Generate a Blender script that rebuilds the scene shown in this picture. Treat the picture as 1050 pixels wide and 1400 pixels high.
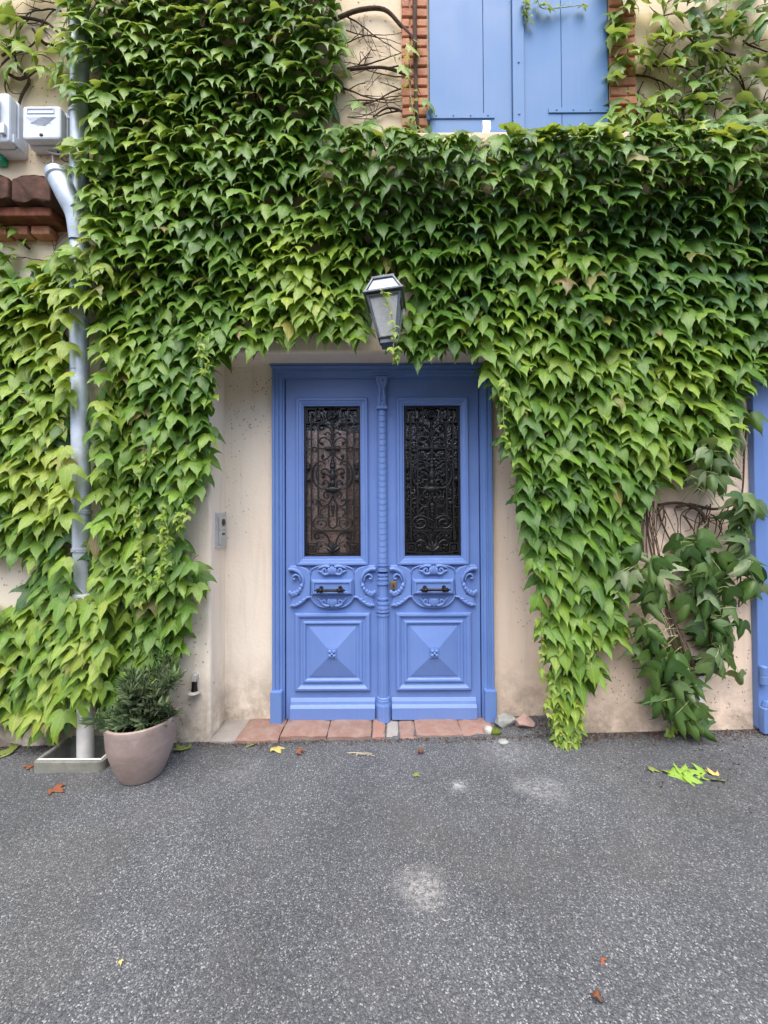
import bpy, bmesh, math, random
import numpy as np
from mathutils import Vector, Matrix, noise
from mathutils.geometry import delaunay_2d_cdt

random.seed(11)
rnd = random.random
def U(a, b): return a + (b - a) * rnd()
R = math.radians
scene = bpy.context.scene
COL = scene.collection
for o in list(bpy.data.objects): bpy.data.objects.remove(o)

# ---------------------------------------------------------------- camera
CAM = Vector((0.0, -2.63, 1.33))
PITCH, ROLL, FPX = R(0.85), R(-0.30), 540.0
cd = bpy.data.cameras.new('camera')
cam = bpy.data.objects.new('camera', cd); COL.objects.link(cam)
cd.sensor_fit = 'VERTICAL'; cd.sensor_height = 36.0; cd.sensor_width = 27.0
cd.lens = FPX / 1400.0 * 36.0
cd.clip_start = 0.05; cd.clip_end = 500
CM = Matrix.Translation(CAM) @ Matrix.Rotation(R(90) + PITCH, 4, 'X') @ Matrix.Rotation(ROLL, 4, 'Z')
cam.matrix_world = CM
scene.camera = cam
CR = CM.to_3x3(); CRI = CR.transposed()

def ray(px, py): return CR @ Vector(((px - 525) / FPX, -(py - 700) / FPX, -1.0))
def P(px, py, Y):
    d = ray(px, py); return CAM + d * ((Y - CAM.y) / d.y)
def proj(p):
    q = CRI @ (Vector(p) - CAM); return (525 + FPX * q.x / -q.z, 700 - FPX * q.y / -q.z)

# ---------------------------------------------------------------- world, sun, exposure
SUN_EL, SUN_AZ = R(67), R(190)         # bright overcast: a very wide soft sun high in front of the facade
w = bpy.data.worlds.new('World'); scene.world = w; w.use_nodes = True
nt = w.node_tree; nt.nodes.clear()
sky = nt.nodes.new('ShaderNodeTexSky'); sky.sky_type = 'NISHITA'; sky.sun_disc = False
sky.sun_elevation = SUN_EL; sky.sun_rotation = SUN_AZ
sky.air_density = 1.0; sky.dust_density = 3.0; sky.ozone_density = 1.6
bg = nt.nodes.new('ShaderNodeBackground'); bg.inputs['Strength'].default_value = 0.15
wo = nt.nodes.new('ShaderNodeOutputWorld')
nt.links.new(sky.outputs[0], bg.inputs[0]); nt.links.new(bg.outputs[0], wo.inputs[0])
sd = bpy.data.lights.new('sun', 'SUN'); sd.energy = 1.5; sd.angle = R(75); sd.color = (1.0, 0.955, 0.89)
sun = bpy.data.objects.new('sun', sd); COL.objects.link(sun)
sdir = Vector((math.sin(SUN_AZ) * math.cos(SUN_EL), math.cos(SUN_AZ) * math.cos(SUN_EL), math.sin(SUN_EL)))
sun.rotation_euler = sdir.to_track_quat('Z', 'Y').to_euler(); sun.location = (0, 0, 20)
scene.view_settings.view_transform = 'Standard'; scene.view_settings.look = 'None'
scene.view_settings.gamma = 1.0; scene.view_settings.exposure = 1.45
scene.render.engine = 'CYCLES'

# ---------------------------------------------------------------- materials
M = {}
class NB:
    def __init__(s, name):
        s.m = bpy.data.materials.new(name); s.m.use_nodes = True; M[name] = s.m
        s.t = s.m.node_tree; s.b = s.t.nodes['Principled BSDF']; s.out = s.t.nodes['Material Output']
        s.tc = s.t.nodes.new('ShaderNodeTexCoord'); s.co = s.tc.outputs['Object']
    def n(s, t, **k):
        x = s.t.nodes.new(t)
        for a, v in k.items(): setattr(x, a, v)
        return x
    def l(s, a, b): s.t.links.new(a, b)
    def noise(s, sc, det=4, rough=.55, co=None):
        x = s.n('ShaderNodeTexNoise'); x.inputs['Scale'].default_value = sc
        x.inputs['Detail'].default_value = det; x.inputs['Roughness'].default_value = rough
        s.l(co or s.co, x.inputs['Vector']); return x.outputs['Fac']
    def voro(s, sc, feature='F1', co=None, out='Distance'):
        x = s.n('ShaderNodeTexVoronoi', feature=feature); x.inputs['Scale'].default_value = sc
        s.l(co or s.co, x.inputs['Vector']); return x.outputs[out]
    def ramp(s, f, stops):
        x = s.n('ShaderNodeValToRGB'); e = x.color_ramp.elements
        while len(e) < len(stops): e.new(.5)
        for el, (p, c) in zip(e, stops):
            el.position = p; el.color = (*c, 1) if isinstance(c, (tuple, list)) else (c, c, c, 1)
        s.l(f, x.inputs[0]); return x.outputs[0]
    def mix(s, f, a, b, mode='MIX'):
        x = s.n('ShaderNodeMix', data_type='RGBA', blend_type=mode)
        for i, v in ((0, f), (6, a), (7, b)):
            if hasattr(v, 'links'): s.l(v, x.inputs[i])
            elif isinstance(v, (tuple, list)): x.inputs[i].default_value = (*v, 1)
            else: x.inputs[i].default_value = v
        return x.outputs[2]
    def math(s, op, a, b=0.0):
        x = s.n('ShaderNodeMath', operation=op)
        for i, v in ((0, a), (1, b)):
            if hasattr(v, 'links'): s.l(v, x.inputs[i])
            else: x.inputs[i].default_value = v
        return x.outputs[0]
    def set(s, color=None, rough=None, metal=None, spec=None):
        for k, v in (('Base Color', color), ('Roughness', rough), ('Metallic', metal), ('Specular IOR Level', spec)):
            if v is None: continue
            if hasattr(v, 'links'): s.l(v, s.b.inputs[k])
            elif isinstance(v, (tuple, list)): s.b.inputs[k].default_value = (*v, 1)
            else: s.b.inputs[k].default_value = v
        return s
    def bump(s, h, strength=.3, dist=.01):
        x = s.n('ShaderNodeBump'); x.inputs['Strength'].default_value = strength; x.inputs['Distance'].default_value = dist
        s.l(h, x.inputs['Height']); s.l(x.outputs[0], s.b.inputs['Normal']); return s
    def xyz(s):
        x = s.n('ShaderNodeSeparateXYZ'); s.l(s.co, x.inputs[0]); return x.outputs

def simple(name, c, rough=.6, var=.18, sc=14, metal=0, bstr=.15, bsc=60, spec=.5):
    b = NB(name); n1 = b.noise(sc, 5)
    lo = tuple(x * (1 - var) for x in c); hi = tuple(min(1, x * (1 + var)) for x in c)
    b.set(b.ramp(n1, [(.3, lo), (.7, hi)]), rough, metal, spec)
    b.bump(b.noise(bsc, 4), bstr, .004); return b.m

# plaster: cream to peach with blotches, specks, dirt splash of its own shape near the ground
b = NB('plaster'); X = b.xyz()
big = b.noise(1.1, 5); mid = b.noise(5, 6, .6); fine = b.noise(45, 6, .7)
side = b.n('ShaderNodeMapRange'); side.inputs[1].default_value = -1.2; side.inputs[2].default_value = 1.3; b.l(X[0], side.inputs[0])
base = b.mix(side.outputs[0], (.84, .77, .645), (.84, .67, .525))
hi = b.n('ShaderNodeMapRange'); hi.inputs[1].default_value = 2.4; hi.inputs[2].default_value = 3.2; b.l(X[2], hi.inputs[0])
base = b.mix(hi.outputs[0], base, (.66, .54, .34))
base = b.mix(b.ramp(big, [(.35, 0.), (.7, .45)]), base, (.76, .58, .43))
base = b.mix(b.ramp(mid, [(.45, 0.), (.75, .35)]), base, (.78, .70, .58))
sp = b.ramp(b.voro(90), [(.0, 1.), (.10, 0.)]); sp2 = b.math('MULTIPLY', sp, b.ramp(b.noise(6, 3), [(.52, 0.), (.66, .6)]))
base = b.mix(sp2, base, (.16, .12, .08))
lowz = b.n('ShaderNodeMapRange'); lowz.inputs[1].default_value = .45; lowz.inputs[2].default_value = 0.0; b.l(X[2], lowz.inputs[0])
dirt = b.math('MULTIPLY', b.math('MULTIPLY', lowz.outputs[0], b.ramp(b.noise(7, 6, .7), [(.34, 0.), (.62, 1.)])), .9)
base = b.mix(dirt, base, (.27, .22, .165))
stc = b.n('ShaderNodeMapping'); stc.inputs['Scale'].default_value = (9, 9, .7); b.l(b.co, stc.inputs[0])
strk = b.ramp(b.noise(2.2, 5, .6, stc.outputs[0]), [(.52, 0.), (.72, .35)])
base = b.mix(strk, base, (.56, .48, .38))
b.set(base, .88, 0, .2)
h = b.math('ADD', b.math('MULTIPLY', fine, .6), b.math('MULTIPLY', mid, 1.2)); b.bump(h, .55, .008)

# asphalt: dark binder with pale chips, worn whitish patches
b = NB('asphalt'); X = b.xyz()
v1 = b.voro(240, out='Color'); sepc = b.n('ShaderNodeSeparateColor'); b.l(v1, sepc.inputs[0]); vd = b.voro(240)
v2 = b.voro(120, out='Color'); sepc2 = b.n('ShaderNodeSeparateColor'); b.l(v2, sepc2.inputs[0])
g1 = b.ramp(sepc.outputs[0], [(.0, (.060,.063,.066)), (.5, (.100,.104,.107)), (.80, (.14,.143,.145)), (.94, (.22,.22,.215)), (1., (.42,.41,.38))])
chip2 = b.math('MULTIPLY', b.ramp(sepc2.outputs[0], [(.86, 0.), (.99, .9)]), b.ramp(b.voro(120), [(.25, 1.), (.45, 0.)]))
dk = b.math('MULTIPLY', b.ramp(sepc2.outputs[1], [(.75, 0.), (.95, .6)]), b.ramp(b.voro(120), [(.3, 1.), (.5, 0.)]))
col = b.mix(chip2, g1, (.36, .35, .33)); col = b.mix(dk, col, (.035, .036, .038))
patch = b.ramp(b.noise(1.5, 7, .65), [(.3, (.60,.62,.65)), (.7, (1.02,1.04,1.08))])
col = b.mix(1.0, col, patch, 'MULTIPLY')
warm = b.ramp(b.noise(2.3, 4), [(.45, 0.), (.7, .25)]); col = b.mix(warm, col, (.13, .12, .105))
def spot(cx, cy, r, amt, c):
    global col
    v = b.n('ShaderNodeVectorMath', operation='DISTANCE'); b.l(b.co, v.inputs[0]); v.inputs[1].default_value = (cx, cy, 0)
    d = b.math('ADD', v.outputs['Value'], b.math('MULTIPLY', b.math('SUBTRACT', b.noise(14, 5, .7), .5), r * 1.6))
    f = b.math('MULTIPLY', b.ramp(b.math('DIVIDE', d, r * 2), [(.10, amt), (.62, 0.)]), b.ramp(b.noise(48, 6, .8), [(.44, .08), (.58, 1.)]))
    col = b.mix(f, col, c)
for (px, py, r, a, c) in ((577, 1213, .09, .75, (.46, .44, .41)), (628, 1076, .045, .7, (.6, .6, .58)), (745, 1083, .10, .5, (.42, .42, .41)),
                          (715, 1078, .07, .4, (.45, .45, .43)), (690, 1030, .14, .45, (.36, .37, .38)), (330, 1050, .12, .3, (.3, .3, .3)),
                          (950, 1035, .45, .75, (.05, .052, .055)), (1000, 1110, .4, .4, (.05, .048, .045)), (560, 1140, .4, .35, (.10, .092, .08)), (70, 1050, .35, .5, (.045, .047, .05))):
    q = P(px, py, -1) - CAM; q = CAM + q * ((0 - CAM.z) / q.z); spot(q.x, q.y, r, a, c)
b.set(col, .85, 0, .35); b.bump(b.math('ADD', b.math('MULTIPLY', vd, -1.0), b.math('MULTIPLY', b.noise(60, 5), .8)), .5, .006)

# door paint
def paint(name, c, c2, chip=(.32, .30, .27), rough=.38, chipthr=.70):
    b = NB(name); n1 = b.noise(3.2, 5); n2 = b.noise(38, 6, .7)
    st = b.n('ShaderNodeMapping'); st.inputs['Scale'].default_value = (38, 38, 1.6); b.l(b.co, st.inputs[0]); g = b.noise(1.5, 4, .6, st.outputs[0])
    col = b.ramp(n1, [(.3, c), (.72, c2)])
    col = b.mix(b.ramp(g, [(.35, 0.), (.75, .10)]), col, tuple(min(1, x * 1.4) for x in c2))
    col = b.mix(b.ramp(n2, [(chipthr, 0.), (chipthr + .03, .75)]), col, chip)
    ao = b.n('ShaderNodeTexNoise'); 
    b.set(col, b.ramp(n1, [(.3, rough - .06), (.7, rough + .12)]), 0, .5)
    b.bump(b.math('ADD', b.math('MULTIPLY', g, .5), b.math('MULTIPLY', n2, .6)), .12, .0025); return b.m
paint('door_blue', (.122, .212, .485), (.150, .246, .530))
paint('casing_blue', (.112, .205, .465), (.138, .238, .505))
paint('shutter_blue', (.075, .172, .345), (.100, .210, .40), rough=.55, chipthr=.72)

simple('iron', (.012, .013, .014), .45, .3, 30, .3, .3, 120)
simple('iron_handle', (.022, .018, .015), .38, .4, 60, .6, .3, 150)
simple('zinc', (.50, .55, .60), .5, .22, 9, .5, .15, 40)
simple('lantern_tin', (.30, .36, .41), .45, .15, 20, .2, .1, 60)
simple('pvc', (.72, .71, .68), .5, .1, 20, 0, .1, 40)
simple('white_paint', (.78, .78, .76), .6, .08, 25, 0, .15, 60)
simple('box_plastic', (.56, .60, .65), .5, .08, 12, 0, .08, 80)
simple('label_paper', (.42, .44, .45), .6, .15, 120, 0, .05, 80)
simple('green_plastic', (.02, .30, .16), .5, .1)
simple('black_plastic', (.012, .012, .013), .45, .2)
simple('lead_frame', (.14, .155, .17), .5, .3, 30, .5, .25, 90)
simple('lens', (.01, .01, .012), .08, .1)
simple('aluminium', (.52, .54, .55), .45, .08, 30, .6, .06, 200)
simple('brass', (.35, .24, .10), .45, .3, 60, .8)
simple('bark', (.085, .055, .038), .9, .4, 40, 0, .6, 90, .2)
simple('vine_red', (.13, .05, .035), .8, .3, 40, 0, .4, 90, .2)
simple('petiole_pale', (.38, .42, .18), .6, .2, 20, 0, .1, 60)
simple('soil', (.02, .015, .011), .95, .4, 50, 0, .8, 80, .2)
simple('stone_grey', (.30, .31, .29), .85, .3, 12, 0, .6, 40, .3)
simple('stone_pink', (.40, .27, .23), .85, .25, 12, 0, .6, 40, .3)
simple('stone_light', (.46, .44, .40), .85, .25, 12, 0, .6, 40, .3)
simple('moss', (.10, .14, .02), .95, .3, 60, 0, .8, 120, .2)
simple('old_tile', (.085, .040, .026), .85, .55, 12, 0, .7, 50, .25)
simple('old_wood', (.16, .055, .03), .85, .45, 18, 0, .6, 60, .25)
simple('interior_dark', (.05, .042, .036), .9, .2)
simple('roof_tile', (.36, .16, .09), .85, .35, 9)
simple('pink_wall', (.62, .36, .25), .9, .25, 3)
simple('hedge', (.03, .05, .02), .9, .4, 5)
simple('crumb', (.10, .065, .045), .95, .5, 80, 0, .5, 90, .2)
simple('dry_leaf_brown', (.20, .075, .035), .8, .35, 40, 0, .3, 60, .3)
simple('dry_leaf_red', (.33, .085, .03), .8, .3, 40, 0, .3, 60, .3)
simple('dry_leaf_yellow', (.52, .42, .13), .8, .25, 40, 0, .3, 60, .3)
simple('dry_leaf_green', (.20, .24, .06), .7, .35, 40, 0, .3, 60, .3)
simple('fresh_leaf_green', (.22, .36, .05), .6, .25, 40, 0, .2, 60, .4)
simple('straw', (.42, .37, .26), .8, .2)

# brick / tile clay with per-object variation
def clay(name, a, c, mort):
    b = NB(name); oi = b.n('ShaderNodeObjectInfo'); n1 = b.noise(16, 6, .7); n2 = b.noise(60, 5, .7)
    col = b.mix(oi.outputs['Random'], a, c)
    col = b.mix(b.ramp(n1, [(.4, 0.), (.75, .65)]), col, mort)
    col = b.mix(b.ramp(n2, [(.62, 0.), (.7, .5)]), col, tuple(x * .4 for x in a))
    b.set(col, .9, 0, .2); b.bump(b.math('ADD', n1, n2), .7, .006); return b.m
clay('brick_clay', (.52, .20, .10), (.40, .15, .085), (.55, .37, .24))
clay('threshold_clay', (.33, .175, .13), (.24, .15, .12), (.36, .30, .26))
clay('concrete', (.34, .31, .28), (.28, .26, .235), (.40, .37, .34)); clay('old_concrete', (.20, .20, .17), (.17, .17, .15), (.30, .31, .25))
simple('mortar', (.50, .38, .26), .95, .25, 20, 0, .7, 60, .15)

# terracotta pot, chalky
b = NB('pot_clay'); n1 = b.noise(7, 6, .65); n2 = b.noise(40, 5, .7)
mp = b.n('ShaderNodeMapping'); mp.inputs['Scale'].default_value = (2, 2, 16); b.l(b.co, mp.inputs[0])
col = b.ramp(n1, [(.3, (.27, .205, .175)), (.55, (.36, .285, .25)), (.75, (.48, .41, .365))])
col = b.mix(b.ramp(b.noise(2, 5, .6, mp.outputs[0]), [(.5, 0.), (.7, .35)]), col, (.26, .175, .14))
b.set(col, .85, 0, .25); b.bump(b.math('ADD', n2, n1), .35, .004)

# hammered window glass
b = NB('door_glass')                                   # hammered thin pane: clear transmission broken by the relief, Fresnel reflection on top
mpg = b.n('ShaderNodeMapping'); mpg.inputs['Scale'].default_value = (1, 1, .75); b.l(b.co, mpg.inputs[0])
hn = b.noise(85, 2, .5, mpg.outputs[0])
tr = b.n('ShaderNodeBsdfTransparent'); b.l(b.ramp(hn, [(.36, (.62,.60,.58)), (.46, (.97,.97,.96)), (.64, (1,1,1))]), tr.inputs[0])
gs = b.n('ShaderNodeBsdfGlossy'); gs.inputs['Roughness'].default_value = .08
bp = b.n('ShaderNodeBump'); bp.inputs['Strength'].default_value = .8; bp.inputs['Distance'].default_value = .006; b.l(hn, bp.inputs['Height']); b.l(bp.outputs[0], gs.inputs['Normal'])
fz = b.n('ShaderNodeFresnel'); fz.inputs['IOR'].default_value = 1.6; b.l(bp.outputs[0], fz.inputs['Normal'])
ms = b.n('ShaderNodeMixShader'); b.l(fz.outputs[0], ms.inputs[0]); b.l(tr.outputs[0], ms.inputs[1]); b.l(gs.outputs[0], ms.inputs[2]); b.l(ms.outputs[0], b.out.inputs[0])
simple('reflection_peach', (.92, .68, .56), .9, .10, 22, 0, .4, 120, .1)  # reflected pink wall put into colour, for the sheets added behind the pane
simple('reflection_brown', (.55, .34, .26), .9, .3, 22, 0, .4, 120, .1)
b = NB('lantern_glass')
n1 = b.noise(90, 4, .7); b.set(b.ramp(n1, [(.35, (.50, .51, .49)), (.7, (.66, .67, .65))]), .35, 0, .5)
b.b.inputs['Transmission Weight'].default_value = .25; b.bump(n1, .4, .003)

# leaf: tint per vertex, vein lines from the leaf's own coordinates, light passing through the blade
def leafmat(name, rough=.42, trans=.34, gloss=.45, veincol=1.7):
    b = NB(name)
    at = b.n('ShaderNodeAttribute', attribute_name='tint')
    uv = b.n('ShaderNodeUVMap', uv_map='leaf'); sx = b.n('ShaderNodeSeparateXYZ'); b.l(uv.outputs[0], sx.inputs[0])
    ax = b.math('ABSOLUTE', sx.outputs[0]); y = sx.outputs[1]
    # ribs: midrib x=0 ; side ribs along (.58,-.50) direction
    mid = b.ramp(ax, [(.004, 1.), (.028, 0.)])
    sr = b.math('ABSOLUTE', b.math('ADD', b.math('MULTIPLY', ax, .653), b.math('MULTIPLY', y, .757)))
    side = b.math('MULTIPLY', b.ramp(sr, [(.004, 1.), (.024, 0.)]), .8)
    # secondary veins
    wv = b.math('FRACT', b.math('MULTIPLY', b.math('ADD', y, b.math('MULTIPLY', ax, .8)), 7.0))
    sec = b.math('MULTIPLY', b.ramp(b.math('ABSOLUTE', b.math('SUBTRACT', wv, .5)), [(.0, 1.), (.12, 0.)]), .22)
    vein = b.math('MAXIMUM', b.math('MAXIMUM', mid, side), sec)
    n1 = b.noise(28, 4, .6)
    col = b.mix(1.0, at.outputs['Color'], b.ramp(n1, [(.3, .80), (.7, 1.18)]), 'MULTIPLY')
    vm = b.mix(1.0, col, (veincol, veincol * .93, veincol * 1.1), 'MULTIPLY')
    col = b.mix(b.math('MULTIPLY', vein, .55), col, vm)
    geo = b.n('ShaderNodeNewGeometry')
    under = b.mix(.5, col, (.30, .36, .20)); col = b.mix(geo.outputs['Backfacing'], col, under)
    b.set(col, rough, 0, gloss)
    b.bump(b.math('ADD', b.math('MULTIPLY', vein, -.7), n1), .35, .003)
    tr = b.n('ShaderNodeBsdfTranslucent'); b.l(b.mix(1.0, col, (1.5, 1.35, .5), 'MULTIPLY'), tr.inputs[0])
    ms = b.n('ShaderNodeMixShader'); ms.inputs[0].default_value = trans
    b.l(b.b.outputs[0], ms.inputs[1]); b.l(tr.outputs[0], ms.inputs[2]); b.l(ms.outputs[0], b.out.inputs[0]); return b.m
leafmat('ivy_leaf'); leafmat('wilted_leaf', .42, .22, .45, 1.5); leafmat('shrub_leaf', .5, .15, .4, 1.5)

# ---------------------------------------------------------------- mesh helpers
class MB:
    def __init__(s): s.v = []; s.f = []
    def add(s, v, f):
        o = len(s.v); s.v += [tuple(x) for x in v]; s.f += [tuple(i + o for i in q) for q in f]; return s
    def box(s, x0, x1, y0, y1, z0, z1):
        return s.add([(x0,y0,z0),(x1,y0,z0),(x1,y1,z0),(x0,y1,z0),(x0,y0,z1),(x1,y0,z1),(x1,y1,z1),(x0,y1,z1)],
                     [(0,3,2,1),(4,5,6,7),(0,1,5,4),(1,2,6,5),(2,3,7,6),(3,0,4,7)])
    def prism(s, pts, y0, y1):                       # outline in x,z ; front at y0
        n = len(pts)
        a = sum(pts[i][0]*pts[(i+1)%n][1]-pts[(i+1)%n][0]*pts[i][1] for i in range(n))
        if a < 0: pts = pts[::-1]
        v = [(x, y0, z) for x, z in pts] + [(x, y1, z) for x, z in pts]
        f = [tuple(range(n)), tuple(range(2*n-1, n-1, -1))] + [(i, i+n, (i+1)%n+n, (i+1)%n) for i in range(n)]
        return s.add(v, f)
    def lathe(s, prof, seg=24, c=(0,0,0), axis='Z', caps=True, mod=None):
        v = []
        for r, h in prof:
            for k in range(seg):
                a = 2*math.pi*k/seg; hh = h; rr = r
                if mod: rr, hh = mod(r, h, a)
                x, y = rr*math.cos(a), rr*math.sin(a)
                v.append((c[0]+x, c[1]+y, c[2]+hh) if axis == 'Z' else ((c[0]+hh, c[1]+x, c[2]+y) if axis == 'X' else (c[0]+x, c[1]-hh, c[2]+y)))
        n = len(prof); f = [(i*seg+k, i*seg+(k+1)%seg, (i+1)*seg+(k+1)%seg, (i+1)*seg+k) for i in range(n-1) for k in range(seg)]
        if caps: f += [tuple(range(seg-1, -1, -1)), tuple((n-1)*seg+k for k in range(seg))]
        return s.add(v, f)
    def tube(s, pts, r, seg=6, smooth=0, caps=True):
        pts = [Vector(p) for p in pts]
        rr = list(r) if isinstance(r, (list, tuple)) else [r]*len(pts)
        if smooth: pts, rr = catmull(pts, rr, smooth)
        n = len(pts); v = []
        t0 = (pts[1]-pts[0]).normalized(); ref = Vector((0,0,1)) if abs(t0.z) < .9 else Vector((0,1,0))
        u = t0.cross(ref).normalized()
        for i in range(n):
            t = (pts[min(i+1,n-1)]-pts[max(i-1,0)])
            if t.length < 1e-9: t = t0.copy()
            t.normalize(); u = (u - t*u.dot(t))
            if u.length < 1e-6: u = t.orthogonal()
            u.normalize(); w_ = t.cross(u)
            for k in range(seg):
                a = 2*math.pi*k/seg; v.append(pts[i] + (u*math.cos(a)+w_*math.sin(a))*rr[i])
        f = [(i*seg+k, i*seg+(k+1)%seg, (i+1)*seg+(k+1)%seg, (i+1)*seg+k) for i in range(n-1) for k in range(seg)]
        if caps: f += [tuple(range(seg-1,-1,-1)), tuple((n-1)*seg+k for k in range(seg))]
        return s.add(v, f)
    def ball(s, c, r, seg=8, rings=5, sc=(1,1,1)):
        v = [(c[0], c[1], c[2]-r*sc[2])]
        for i in range(1, rings):
            a = math.pi*i/rings
            for k in range(seg):
                bb = 2*math.pi*k/seg
                v.append((c[0]+r*sc[0]*math.sin(a)*math.cos(bb), c[1]+r*sc[1]*math.sin(a)*math.sin(bb), c[2]-r*sc[2]*math.cos(a)))
        v.append((c[0], c[1], c[2]+r*sc[2])); L = len(v)-1
        f = [(0, 1+(k+1)%seg, 1+k) for k in range(seg)]
        for i in range(rings-2):
            f += [(1+i*seg+k, 1+i*seg+(k+1)%seg, 1+(i+1)*seg+(k+1)%seg, 1+(i+1)*seg+k) for k in range(seg)]
        f += [(1+(rings-2)*seg+k, 1+(rings-2)*seg+(k+1)%seg, L) for k in range(seg)]
        return s.add(v, f)
    def sweep_rect(s, x0, x1, z0, z1, prof, open_bottom=False):   # prof: (inset, y)
        def ring(i, y): return [(x0+i, y, z0 if open_bottom else z0+i), (x0+i, y, z1-i), (x1-i, y, z1-i), (x1-i, y, z0 if open_bottom else z0+i)]
        v = []; [v.extend(ring(i, y)) for i, y in prof]
        f = []
        for p in range(len(prof)-1):
            for k in range(3 if open_bottom else 4):
                a, c = p*4+k, p*4+(k+1)%4
                f.append((a, c, c+4, a+4))
        return s.add(v, f)
    def build(s, name, mat, parent=None, smooth=False, bevel=0, angle=40):
        me = bpy.data.meshes.new(name); me.from_pydata(s.v, [], s.f); me.validate()
        bm = bmesh.new(); bm.from_mesh(me); bmesh.ops.recalc_face_normals(bm, faces=bm.faces); bm.to_mesh(me); bm.free()
        if mat: me.materials.append(M[mat] if isinstance(mat, str) else mat)
        if smooth: me.polygons.foreach_set('use_smooth', [True]*len(me.polygons))
        o = bpy.data.objects.new(name, me); COL.objects.link(o)
        if smooth and angle: me.set_sharp_from_angle(angle=R(angle))
        if bevel:
            m = o.modifiers.new('bevel', 'BEVEL'); m.width = bevel; m.segments = 2; m.limit_method = 'ANGLE'; m.angle_limit = R(35)
        if parent: o.parent = parent; o.matrix_parent_inverse = parent.matrix_basis.inverted()
        return o
def catmull(pts, rr, n):
    out, ro = [], []
    for i in range(len(pts)-1):
        p0, p1, p2, p3 = pts[max(i-1,0)], pts[i], pts[i+1], pts[min(i+2,len(pts)-1)]
        for k in range(n):
            t = k/n
            out.append(.5*((2*p1)+(p2-p0)*t+(2*p0-5*p1+4*p2-p3)*t*t+(3*p1-p0-3*p2+p3)*t**3)); ro.append(rr[i]+(rr[i+1]-rr[i])*t)
    out.append(pts[-1]); ro.append(rr[-1]); return out, ro
def tag(o, label=None, cat=None, group=None, kind=None):
    for k, v in (('label', label), ('category', cat), ('group', group), ('kind', kind)):
        if v: o[k] = v
    return o
def thing(name, label, cat, loc=(0,0,0), group=None):
    o = bpy.data.objects.new(name, None); COL.objects.link(o); o.location = loc; o.empty_display_size = .1
    return tag(o, label, cat, group, 'thing')
def rough_up(o, amt, sc, seed=0):
    for v in o.data.vertices:
        v.co += Vector(noise.noise_vector(v.co*sc+Vector((seed, seed*1.7, 0))))*amt

# ---------------------------------------------------------------- ground
GS = 0.018                                            # street climbs gently to the right
def gz(x, y): return GS*x if abs(x) < 12 else GS*12*(1 if x > 0 else -1)
WALL_Y = -0.22
HX0, HX1, HY0, HY1 = -1.885, -1.545, -0.465, -0.235    # hole of the drain
def axis_pts(lo, hi, fine_lo, fine_hi, step, extra):
    a = [lo, lo*.6, lo*.35] + list(np.arange(fine_lo, fine_hi, step)) + [hi*.35, hi*.6, hi] + extra
    return sorted(set(round(float(x), 4) for x in a))
xs = axis_pts(-80, 80, -12, 12.01, .25, [HX0, HX1]); ys = axis_pts(-80, 80, -9, 1.01, .2, [HY0, HY1, .3])
g = MB(); idx = {}
for j, y in enumerate(ys):
    for i, x in enumerate(xs):
        idx[i, j] = len(g.v)
        z = gz(x, y) + (noise.noise((x*.7, y*.7, 3))*.012 if -8 < y < -.5 else 0)
        g.v.append((x, y, z))
for j in range(len(ys)-1):
    for i in range(len(xs)-1):
        if HX0-.001 <= xs[i] < HX1-.001 and HY0-.001 <= ys[j] < HY1-.001: continue
        if ys[j] >= .299: continue
        g.f.append((idx[i,j], idx[i+1,j], idx[i+1,j+1], idx[i,j+1]))
tag(g.build('street', 'asphalt', smooth=True, angle=0), 'grey asphalt street surface with pale stone chips', kind='structure')

# ---------------------------------------------------------------- house
AL, AR, ATOP = -1.058, 1.083, 2.345
DX = -0.01                                             # door axis
house = thing('house', 'cream plastered house front overgrown with ivy, with a recessed doorway', 'house', (0, WALL_Y, 0))
bm = bmesh.new()
def V(x, y, z): return bm.verts.new((x, y, z))
HT, HW = 7.6, 11.0
a = [V(-HW,WALL_Y,-.5), V(AL,WALL_Y,-.5), V(AL,WALL_Y,ATOP), V(-HW,WALL_Y,ATOP), V(AR,WALL_Y,-.5), V(AR,WALL_Y,ATOP), V(HW,WALL_Y,-.5), V(HW,WALL_Y,ATOP),
     V(-HW,WALL_Y,HT), V(AL,WALL_Y,HT), V(AR,WALL_Y,HT), V(HW,WALL_Y,HT)]
bk = [V(AL,0,-.5), V(AL,0,ATOP), V(AR,0,-.5), V(AR,0,ATOP)]
F = bm.faces.new
F((a[0],a[1],a[2],a[3])); F((a[4],a[6],a[7],a[5])); F((a[3],a[2],a[9],a[8])); F((a[2],a[5],a[10],a[9])); F((a[5],a[7],a[11],a[10]))
F((a[1],bk[0],bk[1],a[2])); F((bk[2],a[4],a[5],bk[3])); F((a[2],bk[1],bk[3],a[5]))
ed = [e for e in bm.edges if {e.verts[0], e.verts[1]} in ({a[1],a[2]}, {a[4],a[5]}, {a[2],a[5]})]
bmesh.ops.bevel(bm, geom=ed, offset=.018, segments=3, affect='EDGES', profile=.5)
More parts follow.
